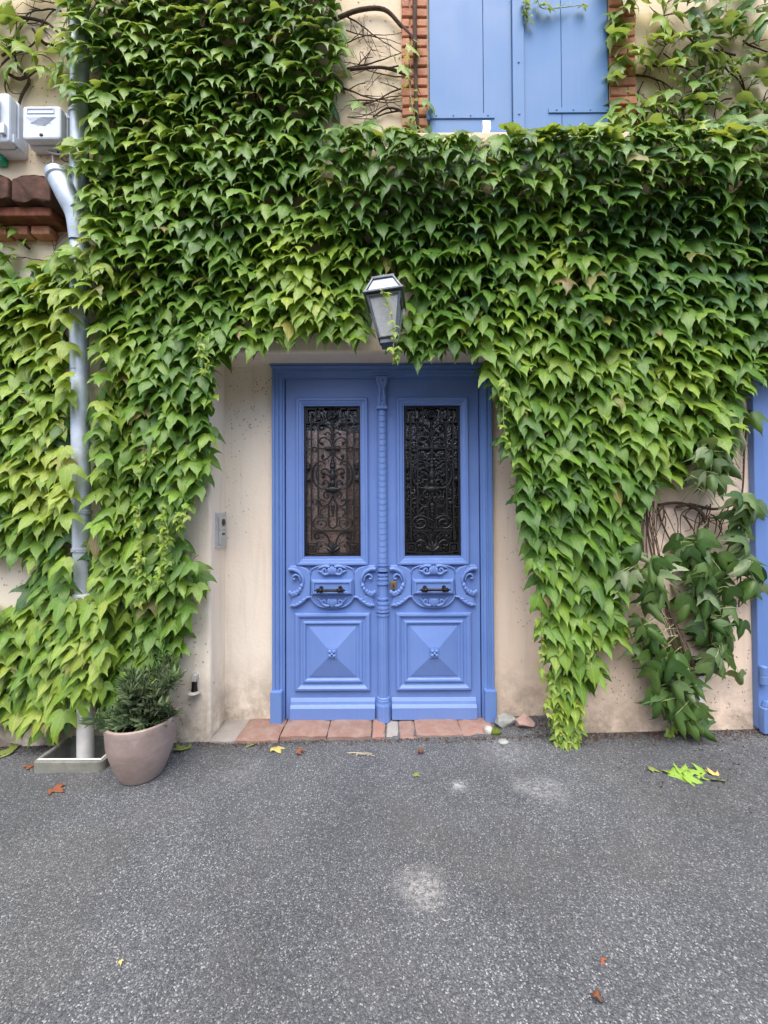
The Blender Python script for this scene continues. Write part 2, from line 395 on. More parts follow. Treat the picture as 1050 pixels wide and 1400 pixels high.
# back wall of the alcove with the door opening
oL, oR, oT = DX-.69, DX+.69, 2.30
q = [V(AL,0,-.5), V(oL,0,-.5), V(oL,0,oT), V(AL,0,oT), V(oR,0,-.5), V(AR,0,-.5), V(AR,0,oT), V(oR,0,oT), V(AL,0,ATOP), V(AR,0,ATOP), V(oL,0,ATOP), V(oR,0,ATOP)]
F((q[0],q[1],q[2],q[3])); F((q[4],q[5],q[6],q[7])); F((q[3],q[2],q[10],q[8])); F((q[2],q[7],q[11],q[10])); F((q[7],q[6],q[9],q[11]))
bmesh.ops.recalc_face_normals(bm, faces=bm.faces)
me = bpy.data.meshes.new('wall'); bm.to_mesh(me); bm.free(); me.materials.append(M['plaster'])
fw = bpy.data.objects.new('wall', me); COL.objects.link(fw); fw.parent = house; fw.matrix_parent_inverse = Matrix.Translation((0, -WALL_Y, 0))
body = MB(); body.box(-HW, HW, .6, 8, -.5, HT-.02); body.box(-HW, oL-.05, .05, .6, -.5, HT-.02); body.box(oR+.05, HW, .05, .6, -.5, HT-.02); body.box(oL-.05, oR+.05, .05, .6, oT+.1, HT-.02)
body.build('interior_wall', 'interior_dark', house)
rf = MB(); rf.prism([(WALL_Y-.25, HT+.002), (WALL_Y-.25, HT+.10), (3.9, HT+1.5), (8.2, HT+.1), (8.2, HT+.002)], -HW-.2, HW+.2)
rf.v = [(v[1], v[0], v[2]) for v in rf.v]
rf.build('roof', 'roof_tile', house)

# bricks round the upper window (real bricks on a mortar bed)
def brick_mesh(w, h, d, seed):
    m = MB(); m.box(-w/2, w/2, -d, 0, -h/2, h/2)
    o = m.build('brick_mesh', 'brick_clay', None); me = o.data; bpy.data.objects.remove(o)
    b2 = bmesh.new(); b2.from_mesh(me); bmesh.ops.bevel(b2, geom=b2.edges, offset=.004, segments=1, affect='EDGES')
    for v in b2.verts: v.co += Vector(noise.noise_vector(v.co*25+Vector((seed*3.1, 0, 0))))*.004
    b2.to_mesh(me); b2.free(); return me
brick_long = [brick_mesh(.155, .050, .03, i) for i in range(3)]; brick_short = [brick_mesh(.10, .050, .03, i+5) for i in range(3)]; brick_half = [brick_mesh(.046, .050, .03, i+9) for i in range(3)]
SX0, SX1 = P(586, 100, -.25).x, P(833, 100, -.25).x
SZ0 = 3.60
def brick(me, x, z):
    o = bpy.data.objects.new('brick', me); COL.objects.link(o); o.parent = house
    o.location = (x, -.004+U(-.005,.003), z); o.rotation_euler = (U(-.02,.02), U(-.02,.02), U(-.03,.03))
z = SZ0-.1; k = 0
while z < 4.95:
    for sd_, ex in ((-1, SX0-.008), (1, SX1+.008)):
        if (k + (sd_ > 0)) % 2: brick(random.choice(brick_long), ex+sd_*.0775, z)
        else:
            brick(random.choice(brick_short), ex+sd_*.05, z); brick(random.choice(brick_half), ex+sd_*.131, z)
    z += .062; k += 1
for xa_, xb_ in ((SX0-.165, SX0-.004), (SX1+.004, SX1+.165)):
    mb = MB(); mb.box(xa_, xb_, WALL_Y-.020, WALL_Y-.002, SZ0-.15, 5.0); mb.build('mortar_bed', 'mortar', house)
sl = MB(); sl.box(SX0-.14, SX1+.14, WALL_Y-.13, WALL_Y-.002, SZ0-.075, SZ0-.012); so = sl.build('window_sill', 'plaster', house, bevel=.008)
# ---------------------------------------------------------------- upper shutters
sh = thing('shuttered_window', 'closed pair of pale blue plank shutters of the upstairs window', 'shutters', ((SX0+SX1)/2, WALL_Y, SZ0))
mid0, mid1 = P(700, 100, -.25).x, P(716, 100, -.25).x
def plank(x0, x1, parent, y0=-.248):
    m = MB(); m.box(x0, x1, y0, WALL_Y-.003, SZ0, 5.1); return m.build('plank', 'shutter_blue', parent, bevel=.0035)
for (xa, xb, seam, hz, hx0, hx1) in ((SX0+.006, mid0, P(661,100,-.25).x, P(600,159,-.25).z, SX0-.005, P(676,159,-.25).x), (mid1-.004, SX1-.006, P(768,100,-.25).x, P(800,151,-.25).z, P(750,151,-.25).x, SX1+.02)):
    leaf = MB(); leaf.box(xa, xb, -.2305, WALL_Y-.0035, SZ0+.004, 5.09); lf = leaf.build('shutter', 'shutter_blue', sh)
    plank(xa, seam-.0012, lf); plank(seam+.0012, xb, lf)
    hg = MB(); hg.box(hx0, hx1, -.2545, -.2483, hz-.016, hz+.016)
    for t in (.12, .38, .64, .9): hg.ball((hx0+(hx1-hx0)*t, -.255, hz), .006, 8, 4, (1,.6,1))
    ex = hx0 if hx0 < SX0 else hx1
    hg.lathe([(.012,-.03),(.012,.03)], 10, (ex, -.252, hz)); hg.build('strap_hinge', 'shutter_blue', lf, bevel=.0015)
cb = MB(); cb.box(mid0, mid1, -.266, -.2483, SZ0-.002, 5.1); co_ = cb.build('cover_strip', 'shutter_blue', sh, bevel=.005)
bl = MB()
for zz in (3.78, 4.1, 4.5): bl.ball(((mid0+mid1)/2, -.267, zz), .008, 8, 4, (1,.5,1))
bl.build('bolt', 'shutter_blue', sh)
# chipped white stay in front of the left shutter
c = P(664, 178, -.30)
st = MB(); st.prism([(c.x-.03,c.z-.09),(c.x+.026,c.z-.09),(c.x+.022,c.z-.02),(c.x+.03,c.z+.0),(c.x+.028,c.z+.05),(c.x-.022,c.z+.052),(c.x-.016,c.z+.01),(c.x-.024,c.z-.03)], -.31, -.285)
tag(st.build('wooden_peg', 'white_paint', bevel=.003), 'chipped white wooden peg standing on the sill before the shutters', 'peg')

# ---------------------------------------------------------------- double door
door = thing('double_door', 'blue carved wooden double door with black iron grilles', 'door', (DX, 0, 0))
fr = MB()
prof = [(0, .0), (0, -.052), (.004, -.056), (.018, -.056), (.022, -.046), (.032, -.046), (.036, -.052), (.043, -.052), (.047, -.038), (.062, -.036), (.066, -.028), (.076, -.028), (.076, .03)]
fr.sweep_rect(DX-.722, DX+.722, .0, 2.345-.012, prof, True)
fr.build('door_frame', 'casing_blue', door)
hd = MB(); hd.box(DX-.735, DX+.735, -.062, .0, 2.334, 2.343); hd.build('frame_cap', 'casing_blue', door)
for s in (-1, 1):
    m = MB(); x0 = DX+s*.73; x1 = DX+s*.655
    m.box(min(x0,x1), max(x0,x1), -.074, .0, -.005 if s < 0 else .0, .215); m.build('plinth_block', 'casing_blue', door, bevel=.006)

LC = .332                                              # leaf centre from the axis
def leaf_door(s):
    cx = DX+s*LC
    def bx(a, c_): return (cx+a, cx+c_) 
    GW, GZ0, GZ1 = .187, 1.077, 2.076
    m = MB(); xL, xR = cx-.308, cx+.308
    for (p, q_, r_, t_) in ((xL, cx-GW, .012, 2.262), (cx+GW, xR, .012, 2.262), (cx-GW, cx+GW, GZ1, 2.262), (cx-GW, cx+GW, .012, GZ0)):
        m.box(p, q_, -.012, .032, r_, t_)
    lf = m.build('door_leaf', 'door_blue', door)
    # grille, glass
    gl = MB(); gl.box(cx-GW+.001, cx+GW-.001, .020, .026, GZ0+.001, GZ1-.001); gl.build('glass_pane', 'door_glass', lf)
    if s < 0:                                          # cloth added behind the left pane, coloured as the street's warm reflection
        def pane_sheet(x0, x1, z0_, z1_, mat, ph, y0_):
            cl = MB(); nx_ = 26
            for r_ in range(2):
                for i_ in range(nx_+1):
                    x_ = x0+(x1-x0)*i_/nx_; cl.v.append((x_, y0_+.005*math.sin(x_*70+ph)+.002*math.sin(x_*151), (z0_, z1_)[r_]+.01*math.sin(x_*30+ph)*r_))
            cl.f = [(i_, i_+1, nx_+2+i_, nx_+1+i_) for i_ in range(nx_)]; cl.build('reflection_sheet', mat, lf, smooth=True, angle=0)
        pane_sheet(cx-GW+.004, cx+.085, GZ0-.02, 1.93, 'reflection_peach', 0, .041); pane_sheet(cx+.06, cx+GW+.02, GZ0-.02, 1.90, 'reflection_brown', 1, .054)
    grille(cx, GZ1, GW, lf)
    wm = MB(); wm.sweep_rect(cx-.238, cx+.238, 1.018, 2.126, [(0,-.0125),(0,-.030),(.006,-.037),(.016,-.037),(.022,-.030),(.038,-.026),(.044,-.020),(.050,-.020),(.0515,.018)])
    wm.build('window_moulding', 'door_blue', lf)
    # lower raised panel
    pm = MB(); z0, z1 = .198, .706; w_ = .247
    pm.sweep_rect(cx-w_, cx+w_, z0, z1, [(0,-.0125),(0,-.026),(.006,-.034),(.018,-.036),(.030,-.028),(.036,-.019),(.050,-.019),(.054,-.027),(.060,-.030),(.068,-.030),(.072,-.022),(.078,-.016),(.090,-.016),(.094,-.020)])
    pm.build('panel_moulding', 'door_blue', lf)
    py_ = MB(); i = .094; zc = (z0+z1)/2
    py_.add([(cx-w_+i,-.020,z0+i),(cx+w_-i,-.020,z0+i),(cx+w_-i,-.020,z1-i),(cx-w_+i,-.020,z1-i),(cx-.035,-.052,zc-.035),(cx+.035,-.052,zc-.035),(cx+.035,-.052,zc+.035),(cx-.035,-.052,zc+.035)],
            [(0,1,5,4),(1,2,6,5),(2,3,7,6),(3,0,4,7),(4,5,6,7)])
    py_.build('pyramid_panel', 'door_blue', lf)
    ro = MB(); ro.box(cx-.028, cx+.028, -.060, -.0525, zc-.03, zc+.03)
    for k in range(4):
        a_ = math.pi/4+k*math.pi/2; ro.ball((cx+.018*math.cos(a_), -.062, zc+.019*math.sin(a_)), .012, 8, 5, (1,.7,1))
    ro.ball((cx, -.066, zc), .009, 8, 5); ro.build('rosette', 'door_blue', lf, smooth=True)
    bb = MB(); w2 = .277
    bb.prism([(0,0),(0,0)] if False else [(-.0125,.016),(-.046,.016),(-.046,.092),(-.038,.104),(-.030,.110),(-.026,.128),(-.016,.146),(-.0125,.150)], cx-w2, cx+w2)
    bb.v = [(v[1], v[0], v[2]) for v in bb.v]; bb.build('kick_board', 'door_blue', lf, bevel=.003)
    cartouche(cx, s, lf)

def grille(cx, ztop, gw, parent):
    S = gw*2/855.0; m = MB()
    yb = .006
    def pt(dx, y, o=0): return Vector((cx+dx*S, yb+o, ztop-(y-130)*S*1.0))
    vs = 1.0/(2265*S)                                  # vertical fit of the drawing to the opening
    def pt(dx, y, o=0): return Vector((cx+dx*S, yb+o, ztop-(y-130)*S*vs*.999))
    def path(pts, r=6.2, sm=5, ends=0, o=0, both=True):
        for sg in ((1,-1) if both else (1,)):
            m.tube([pt(sg*x, y, o) for x, y in pts], [r*.00082 for i in range(len(pts))], 6, sm)
            if ends: m.ball(pt(sg*pts[-1][0], pts[-1][1], o), ends*.001, 8, 5)
    def bar(x0, y0, x1, y1, w_=5.5, both=True, o=0):
        for sg in ((1,-1) if both else (1,)):
            a_, c_ = pt(sg*x0, y0), pt(sg*x1, y1); h = w_*.00085
            m.box(min(a_.x,c_.x)-h, max(a_.x,c_.x)+h, yb-.008+o, yb+.004+o, min(a_.z,c_.z)-h, max(a_.z,c_.z)+h)
    bar(220, 370, 220, 1780); bar(325, 370, 325, 2150, 5.5, True, .0005); bar(410, 150, 410, 2380, 6, True, -.0005)
    bar(0, 142, 410, 142, 5.5, True, .001); bar(0, 2385, 410, 2385, 6, True, .001)
    for (p, q_) in (((135,165),(135,375)),((135,375),(385,376)),((385,165),(385,372)),((250,165),(385,166)),((250,165),(250,320)),((250,320),(190,321)),((190,230),(190,318)),((325,235),(325,372)),((325,235),(295,236))):
        bar(*p, *q_, 4.6, True, U(-.0009,.0009))
    bar(135, 166, 195, 167, 4.6, True, -.0013)
    circ = [(92*math.sin(t), 250-92*math.cos(t)) for t in np.linspace(0, 2*math.pi, 21)]
    path(circ, 5.5, 1, 0, 0, False)
    for k in range(6): m.ball(pt(45*math.cos(k*1.047), 250+45*math.sin(k*1.047)), .012, 8, 4, (1,.6,1))
    m.ball(pt(0,250), .012, 8, 4); 
    path([(0,345),(0,420),(0,620),(0,900)], [7,7,7,7][0], 2, 0, 0, False)
    for y_, r_ in ((395,13),(430,10),(620,11),(760,15),(905,9),(945,13),(990,17),(1040,20),(1100,15)): m.ball(pt(0,y_), r_*.001, 8, 5, (1,.6,1))
    path([(12,560),(22,490),(70,425),(140,392),(200,415),(205,470),(165,490),(140,462)], 6, 5, 10)
    path([(10,600),(40,545),(80,520),(110,545)], 6, 4, 9)
    path([(10,740),(22,680),(70,622),(140,598),(190,625),(195,675),(160,690)], 6.5, 5, 12)
    path([(8,775),(22,840),(75,910),(130,940),(165,905),(150,880)], 6.5, 5, 12)
    bar(20, 768, 200, 770, 4); m.ball(pt(70,768), .018, 8, 5, (1.5,.6,1)); m.ball(pt(-70,768), .018, 8, 5, (1.5,.6,1))
    for y_ in (780, 1570):
        for sg in (1,-1): m.tube([pt(sg*273+38*math.sin(t), y_-38*math.cos(t)) for t in np.linspace(0, 2*math.pi, 13)], .0048, 6)
    for y_ in (620, 770, 1230, 1660, 1815): bar(325, y_, 405, y_+1, 5, True, .0012)
    for y_ in (1020, 1060, 1240):
        for sg in (1,-1): m.ball(pt(sg*372, y_), .016, 8, 5, (1,.6,1.1))
    # big heart-shaped scroll
    path([(110,1010),(150,965),(215,968),(275,1030),(300,1130),(295,1230),(250,1320),(175,1370),(100,1365),(60,1330),(70,1265),(125,1250),(140,1290)], 7.5, 5, 12)
    path([(175,1010),(225,1050),(250,1130),(245,1220),(205,1290),(150,1325)], 5, 4)
    path([(8,1230),(40,1130),(100,1075),(160,1085),(170,1130),(140,1140)], 7, 5, 12)
    path([(8,1260),(50,1185),(110,1160),(150,1195)], 7, 4, 11)
    m.ball(pt(0,1180), .02, 8, 6, (1,.6,2)); m.ball(pt(0,1295), .018, 8, 6, (1,.6,1.4))
    m.ball(pt(0,1390), .03, 8, 5, (1.5,.5,.8)); m.ball(pt(75,1385), .018, 8, 5, (1.3,.6,.8)); m.ball(pt(-75,1385), .018, 8, 5, (1.3,.6,.8))
    path([(5,1470),(40,1420),(100,1415),(135,1460),(115,1515),(70,1510),(75,1475)], 7, 5, 9)
    path([(5,1480),(25,1550),(80,1620),(150,1640),(195,1590),(180,1540),(145,1555)], 6.5, 5, 9)
    path([(75,1650),(140,1665),(185,1715),(190,1770),(165,1775)], 6, 4, 9)
    path([(62,1600),(62,1750),(62,1900),(50,1950),(0,1975)], 6, 3)
    for y_, r_ in ((1640,16),(1690,13),(1740,10),(1785,7)): m.ball(pt(0,y_), r_*.001, 8, 5, (1,.6,1.2))
    vol = []
    for k in range(22):
        t = k/21; a_ = 2.6-t*10.5; r_ = 118*(1-t)**.8+16; vol.append((182+r_*math.cos(a_)*1.05, 1900-r_*math.sin(a_)*.85))
    path([(62,1985)]+[] , 6, 1) if False else None
    path(vol, 6.5, 2, 8)
    bar(0, 2015, 290, 2016, 6.5, True, .0015)
    path([(40,2230),(70,2120),(130,2055),(215,2038),(275,2070),(270,2125),(225,2135),(215,2105)], 7, 5, 10)
    path([(60,2290),(110,2200),(180,2160),(235,2190),(225,2240),(185,2240)], 6, 5, 10)
    for a_ in (-62,-32,0,32,62):
        m.tube([pt(0,2330), pt(60*math.sin(R(a_)), 2330-75*math.cos(R(a_))), pt(115*math.sin(R(a_)), 2330-150*math.cos(R(a_)))], [.007,.013,.006], 6, 2)
    for (p, q_) in (((260,2205),(385,2206)),((260,2205),(260,2330)),((260,2330),(385,2331)),((385,2205),(385,2330)),((300,2245),(345,2246)),((300,2245),(300,2290)),((345,2245),(345,2290)),((300,2290),(345,2291))):
        bar(*p, *q_, 4.6, True, U(-.0009,.0009))
    bar(0, 2352, 250, 2353, 5, True, -.002)
    m.build('grille', 'iron', parent, smooth=True)

def spiral(c, r0, r1, a0, turns, n=16):
    return [(c[0]+(r0+(r1-r0)*i/n)*math.cos(a0+turns*2*math.pi*i/n), c[1]+(r0+(r1-r0)*i/n)*math.sin(a0+turns*2*math.pi*i/n)) for i in range(n+1)]
def cartouche(cx, s, parent):
    # drawing units: 1050 px over 0.683 m, centre (512, 290) -> z .866
    S = .00063; zc = .872
    def q2(x, y): return ((x-512)*S+cx, zc-(y-300)*S*1.0)
    pl = MB()
    half = [(0,75),(120,70),(215,105),(228,130),(225,300),(228,370),(222,390),(190,450),(130,495),(60,510),(0,512)]
    out = [q2(512+x, y) for x, y in half]+[q2(512-x, y) for x, y in half[-2:0:-1]]
    pl.prism(out, -.026, -.0125); 
    pl.build('cartouche_plate', 'door_blue', parent, bevel=.006)
    bx = MB(); a_, c_ = q2(296,212), q2(725,372)
    bx.sweep_rect(a_[0], c_[0], c_[1], a_[1], [(0,-.0245),(0,-.036),(.012,-.052),(.020,-.052),(.023,-.044),(.03,-.044)])
    bx.box(a_[0]+.028, c_[0]-.028, -.0445, -.03, c_[1]+.028, a_[1]-.028); bx.build('handle_plate', 'door_blue', parent)
    # side crescents
    for sg in (1, -1):
        cr = MB(); o = [(225,185),(230,130),(275,90),(345,66),(452,64),(455,140),(420,132),(370,150),(335,190),(325,235),(335,275),(360,320),(345,380),(420,395),(430,450),(445,490),(385,495),(330,470),(270,400),(232,385)]
        o = [(x+0, y) for x, y in o]
        cr.prism([q2(512+sg*x, y) for x, y in o], -.0300, -.0128); cr.build('side_scroll', 'door_blue', parent, bevel=.008)
        rl = MB()
        def T(pts, r, sm=4, y_=-.034): rl.tube([Vector((q2(512+sg*x, y)[0], y_, q2(512+sg*x, y)[1])) for x, y in pts], r, 8, sm)
        T([(452,105),(400,105),(340,140),(305,200),(300,250)], [.014,.014,.012,.010,.006])
        T([(330,225),(345,180),(380,160),(410,180),(408,205),(385,205)], [.004,.006,.007,.007,.006,.007])
        T([(300,235),(325,300),(370,355),(420,375),(455,350)], [.005,.010,.012,.010,.004])
        for t, (x, y) in enumerate(((318,275),(335,310),(360,335),(390,350),(418,358),(440,345))):
            rl.ball((q2(512+sg*x,y)[0], -.038, q2(512+sg*x,y)[1]), .013, 7, 5, (1,.8,1.2))
        T([(235,400),(260,395),(300,430),(350,465),(400,485),(440,478)], [.005,.008,.009,.009,.008,.004])
        for x, y in ((300,420),(335,448),(372,468),(405,478)): rl.ball((q2(512+sg*x,y)[0], -.036, q2(512+sg*x,y)[1]), .012, 7, 5, (1.2,.7,.8))
        # rim of the centre plate
        T([(20,72),(90,68),(150,78),(215,108),(228,150)], [.006,.006,.006,.005,.004], 4, -.030)
        T([(0,508),(70,504),(140,485),(195,440),(225,392),(250,392)], .0055, 4, -.030)
        # top and bottom volutes
        T([(30,140),(60,155),(92,148),(100,118),(80,100),(62,115),(70,130)], [.010,.010,.009,.008,.007,.006,.007], 4, -.040)
        T([(92,150),(120,130),(150,120)], [.009,.007,.003], 4, -.037)
        T([(28,80),(70,72),(110,82),(150,100)], [.011,.012,.009,.003], 4, -.037)
        T([(30,480),(60,480),(95,465),(102,440),(82,425),(64,440),(74,455)], [.011,.011,.009,.008,.007,.006,.007], 4, -.040)
        T([(98,455),(125,430),(150,402)], [.008,.006,.003], 4, -.037)
        rl.build('carved_ornament', 'door_blue', parent, smooth=True)
    for yb_, sl_, wx, up_, hh in ((118, 4, 17, .5, 1.9), (458, -5, 19, .55, 1.8)):
        sc = MB()
        for k in (-2,-1,0,1,2):
            x, z = q2(512+k*wx, yb_+abs(k)*sl_); sc.ball((x, -.038, z), .018, 8, 6, (up_+.1,.8,hh-abs(k)*.22))
        sc.build('shell_carving', 'door_blue', parent, smooth=True)
    # pull handle
    hz = q2(0, 312)[1]; hx = cx+(-.008 if s < 0 else .004)
    h = MB()
    pr = [(.001,-.100),(.005,-.098),(.006,-.093),(.003,-.090),(.010,-.087),(.014,-.080),(.014,-.076),(.009,-.073),(.012,-.070),(.015,-.062),(.015,-.056),(.010,-.052),(.013,-.049),(.009,-.046),(.0085,0)]
    pr = pr+[(r_, -h_) for r_, h_ in pr[-2::-1]]
    h.lathe([(r_*1.05, h_) for r_, h_ in pr], 12, (hx, -.084, hz), 'X')
    for sg in (-1, 1): h.tube([(hx+sg*.062, -.045, hz+.010), (hx+sg*.062, -.065, hz+.008), (hx+sg*.062, -.084, hz+.001)], [.014,.009,.009], 10, 3)
    h.build('pull_handle', 'iron_handle', parent, smooth=True)
    if s > 0:
        kx, kz = q2(95, 270); k = MB()
        k.prism([(kx-.014,kz-.03),(kx+.014,kz-.03),(kx+.018,kz+.005),(kx+.022,kz+.028),(kx+.008,kz+.02),(kx-.008,kz+.02),(kx-.022,kz+.028),(kx-.018,kz+.005)], -.040, -.0235)
        k.build('keyhole_plate', 'brass', parent, bevel=.002)
        k = MB(); k.ball((kx, -.041, kz-.002), .006, 8, 5, (1,.3,1)); k.box(kx-.003, kx+.003, -.0425, -.0405, kz-.02, kz); k.build('keyhole', 'black_plastic', parent)
for s in (-1, 1): leaf_door(s)

# central cover post
post = MB(); cz = [(.0,0)]
n = 26; prof2 = []
z0, z1 = 1.03, 2.045
for i in range(n):
    za = z0+(z1-z0)*i/n; zb = z0+(z1-z0)*(i+1)/n
    prof2 += [(.0275, za), (.0325, za+.002), (.0322, (za+zb)/2), (.0308, zb-.001)]
prof2.append((.027, z1))
pm = MB(); pm.lathe(prof2, 20, (DX, -.022, 0), mod=lambda r, h, a: (r, h-.020*max(0, -math.sin(a))**1.5+.012 if z0+.02 < h < z1-.02 else h))
post_o = pm.build('cover_post', 'door_blue', door, smooth=True, angle=30)
cp = MB()
cp.prism([(DX-.042,2.255),(DX+.042,2.255),(DX+.040,2.235),(DX+.026,2.18),(DX+.021,2.15),(DX-.021,2.15),(DX-.026,2.18),(DX-.040,2.235)], -.068, -.0125)
cp.box(DX-.027, DX+.027, -.062, -.0125, 2.06, 2.15); cp.box(DX-.034, DX+.034, -.066, -.0125, 2.042, 2.06)
for sg in (-1, 1): cp.tube([(DX+sg*.012,-.066,2.07),(DX+sg*.016,-.07,2.12),(DX+sg*.010,-.072,2.16),(DX+sg*.026,-.076,2.21),(DX+sg*.03,-.074,2.24)], [.006,.008,.006,.008,.005], 8, 3)
cp.ball((DX,-.07,2.225), .008); cp.ball((DX,-.064,2.10), .007)
cp.build('capital', 'door_blue', post_o, bevel=.003)
lw = MB()
flute = lambda r, h, a: (r*(1-.07*(.5+.5*math.cos(a*14))), h)
lw.lathe([(.030,.70),(.030,.955)], 84, (DX,-.022,0), mod=flute)
for zz, r_ in ((1.02,.037),(1.0,.033),(.985,.036),(.955,.036),(.93,.038),(.915,.034),(.90,.038),(.80,.036),(.77,.040),(.755,.036),(.74,.041),(.72,.043),(.695,.041)):
    lw.lathe([(r_-.008,zz-.009),(r_,zz-.006),(r_,zz+.006),(r_-.008,zz+.009)], 24, (DX,-.022,0))
lw.lathe([(.036,.15),(.036,.69)], 84, (DX,-.022,0), mod=flute)
lw.lathe([(.038,.143),(.042,.148),(.042,.158),(.036,.163)], 24, (DX,-.022,0))
lw.build('fluted_shaft', 'door_blue', post_o, smooth=True, angle=30)
bs = MB(); bs.lathe([(.050,.0),(.050,.105),(.044,.122),(.044,.142)], 8, (DX,-.028,.006), mod=lambda r, h, a: (r, h)); bs.build('post_base', 'door_blue', post_o, bevel=.004)

# ---------------------------------------------------------------- door step of old clay tiles
step = thing('door_step', 'worn row of terracotta tiles and broken concrete below the blue door', 'doorstep', (0, -.1, 0))
def slab(x0, x1, y0, y1, z1, mat, seed, name):
    m = MB(); nx, ny = 6, 4; zb = -.05
    for t in range(2):
        for j in range(ny+1):
            for i in range(nx+1):
                x = x0+(x1-x0)*i/nx; y = y0+(y1-y0)*j/ny
                edge = (i in (0,nx)) or (j in (0,ny))
                q_ = noise.noise((x*14+seed, y*14, 1))
                z = zb if t == 0 else z1-(.006+.006*abs(q_) if edge else 0)+q_*.004
                m.v.append((x+(noise.noise((x*22, y*22, seed))*.007 if edge else 0), y+(noise.noise((x*18, y*22, seed+5))*.010 if edge else 0), z))
    o_ = (nx+1)*(ny+1); I = lambda t, i, j: t*o_+j*(nx+1)+i
    for j in range(ny):
        for i in range(nx): m.f.append((I(1,i,j),I(1,i+1,j),I(1,i+1,j+1),I(1,i,j+1)))
    per = [(i,0) for i in range(nx)]+[(nx,j) for j in range(ny)]+[(i,ny) for i in range(nx,0,-1)]+[(0,j) for j in range(ny,0,-1)]
    for k in range(len(per)):
        p_, q_ = per[k], per[(k+1)%len(per)]; m.f.append((I(0,*p_),I(0,*q_),I(1,*q_),I(1,*p_)))
    return m.build(name, mat, step)
def gx(px): return P(px, 995, -.1).x
for i, (a_, c_, mat, dz, y0) in enumerate(((300,333,'concrete',.004,-.245),(334,388,'threshold_clay',.012,-.25),(389.5,450,'threshold_clay',.020,-.225),(451.5,508,'threshold_clay',.021,-.232),(509.5,526,'threshold_clay',.018,-.235),(528,545,'concrete',.006,-.225),(546,566,'threshold_clay',.011,-.236),(567.5,627,'threshold_clay',.021,-.222),(628.5,676,'threshold_clay',.016,-.225),(678,742,'concrete',.004,-.21))):
    slab(gx(a_), gx(c_), y0, .028, dz, mat, i*3.3, 'tile')

# ---------------------------------------------------------------- wall lantern
LX, LY = P(527, 430, -.47).x, -.47
lan = thing('wall_lantern', 'grey metal lantern with frosted panes hanging above the blue door', 'lantern', (LX, WALL_Y, 2.45))
LZ0, LZ1 = P(533, 473, -.47).z, P(527, 412, -.47).z
rot = Matrix.Translation((LX, LY, LZ1)) @ Matrix.Rotation(R(-7), 4, 'Z') @ Matrix.Rotation(R(-4), 4, 'Y') @ Matrix.Translation((-LX, -LY, -LZ1))
def lbuild(m, name, mat, parent=None, **k):
    m.v = [tuple(rot @ Vector(v)) for v in m.v]; return m.build(name, mat, parent or lan, **k)
ht = LZ1-LZ0; wt, wb = .086, .046
C4 = [(-1,-1),(1,-1),(1,1),(-1,1)]
m = MB()
for cx_, cy_ in C4:
    m.tube([(LX+cx_*wb, LY+cy_*wb, LZ0+.03), (LX+cx_*wt, LY+cy_*wt, LZ1)], .008, 4)
for (w_, z_, t_) in ((wb, LZ0+.03, .008), (wt, LZ1-.006, .009)):
    for k in range(4):
        p_, q_ = C4[k], C4[(k+1)%4]; m.tube([(LX+p_[0]*w_, LY+p_[1]*w_, z_), (LX+q_[0]*w_, LY+q_[1]*w_, z_)], t_, 4)
m.box(LX-wb+.004, LX+wb-.004, LY-wb+.004, LY+wb-.004, LZ0, LZ0+.028)
lbuild(m, 'lantern_frame', 'lead_frame', bevel=.002)
m = MB(); m.box(LX-wt-.022, LX+wt+.022, LY-wt-.022, LY+wt+.022, LZ1+.003, LZ1+.014)
rt = .056; zr = LZ1+.100
for k in range(4):
    p_ = C4[k]; m.tube([(LX+p_[0]*(wt+.012), LY+p_[1]*(wt+.012), LZ1+.012), (LX+p_[0]*rt, LY+p_[1]*rt, zr)], .007, 4)
m.box(LX-rt-.006, LX+rt+.006, LY-rt-.006, LY+rt+.006, zr-.004, zr+.010); m.ball((LX, LY, zr+.028), .02, 10, 6)
lroof = lbuild(m, 'lantern_roof', 'lead_frame', bevel=.002)
for k in range(4):
    p_, q_ = C4[k], C4[(k+1)%4]; e = .93
    m = MB(); nx_, ny_ = (p_[0]+q_[0])/2*.003, (p_[1]+q_[1])/2*.003
    pts = [(LX+p_[0]*wb*e, LY+p_[1]*wb*e, LZ0+.032), (LX+q_[0]*wb*e, LY+q_[1]*wb*e, LZ0+.032), (LX+q_[0]*wt*e, LY+q_[1]*wt*e, LZ1-.01), (LX+p_[0]*wt*e, LY+p_[1]*wt*e, LZ1-.01)]
    m.add(pts+[(x-nx_, y-ny_, z) for x, y, z in pts], [(0,1,2,3),(7,6,5,4),(0,4,5,1),(1,5,6,2),(2,6,7,3),(3,7,4,0)]); lbuild(m, 'pane', 'lantern_glass')
    m = MB(); e2 = .95
    pts = [(LX+p_[0]*(wt+.010)*e2, LY+p_[1]*(wt+.010)*e2, LZ1+.0145), (LX+q_[0]*(wt+.010)*e2, LY+q_[1]*(wt+.010)*e2, LZ1+.0145), (LX+q_[0]*rt*e2, LY+q_[1]*rt*e2, zr-.002), (LX+p_[0]*rt*e2, LY+p_[1]*rt*e2, zr-.002)]
    m.add(pts+[(x-nx_, y-ny_, z-.002) for x, y, z in pts], [(0,1,2,3),(7,6,5,4),(0,4,5,1),(1,5,6,2),(2,6,7,3),(3,7,4,0)]); lbuild(m, 'roof_pane', 'lantern_tin')
m = MB(); m.tube([(LX, LY, zr+.03), (LX, LY+.06, zr+.07), (LX, WALL_Y-.02, zr+.05)], .009, 8, 4); m.box(LX-.03, LX+.03, WALL_Y-.02, WALL_Y-.001, zr-.03, zr+.11)
m.build('bracket', 'lead_frame', lan)

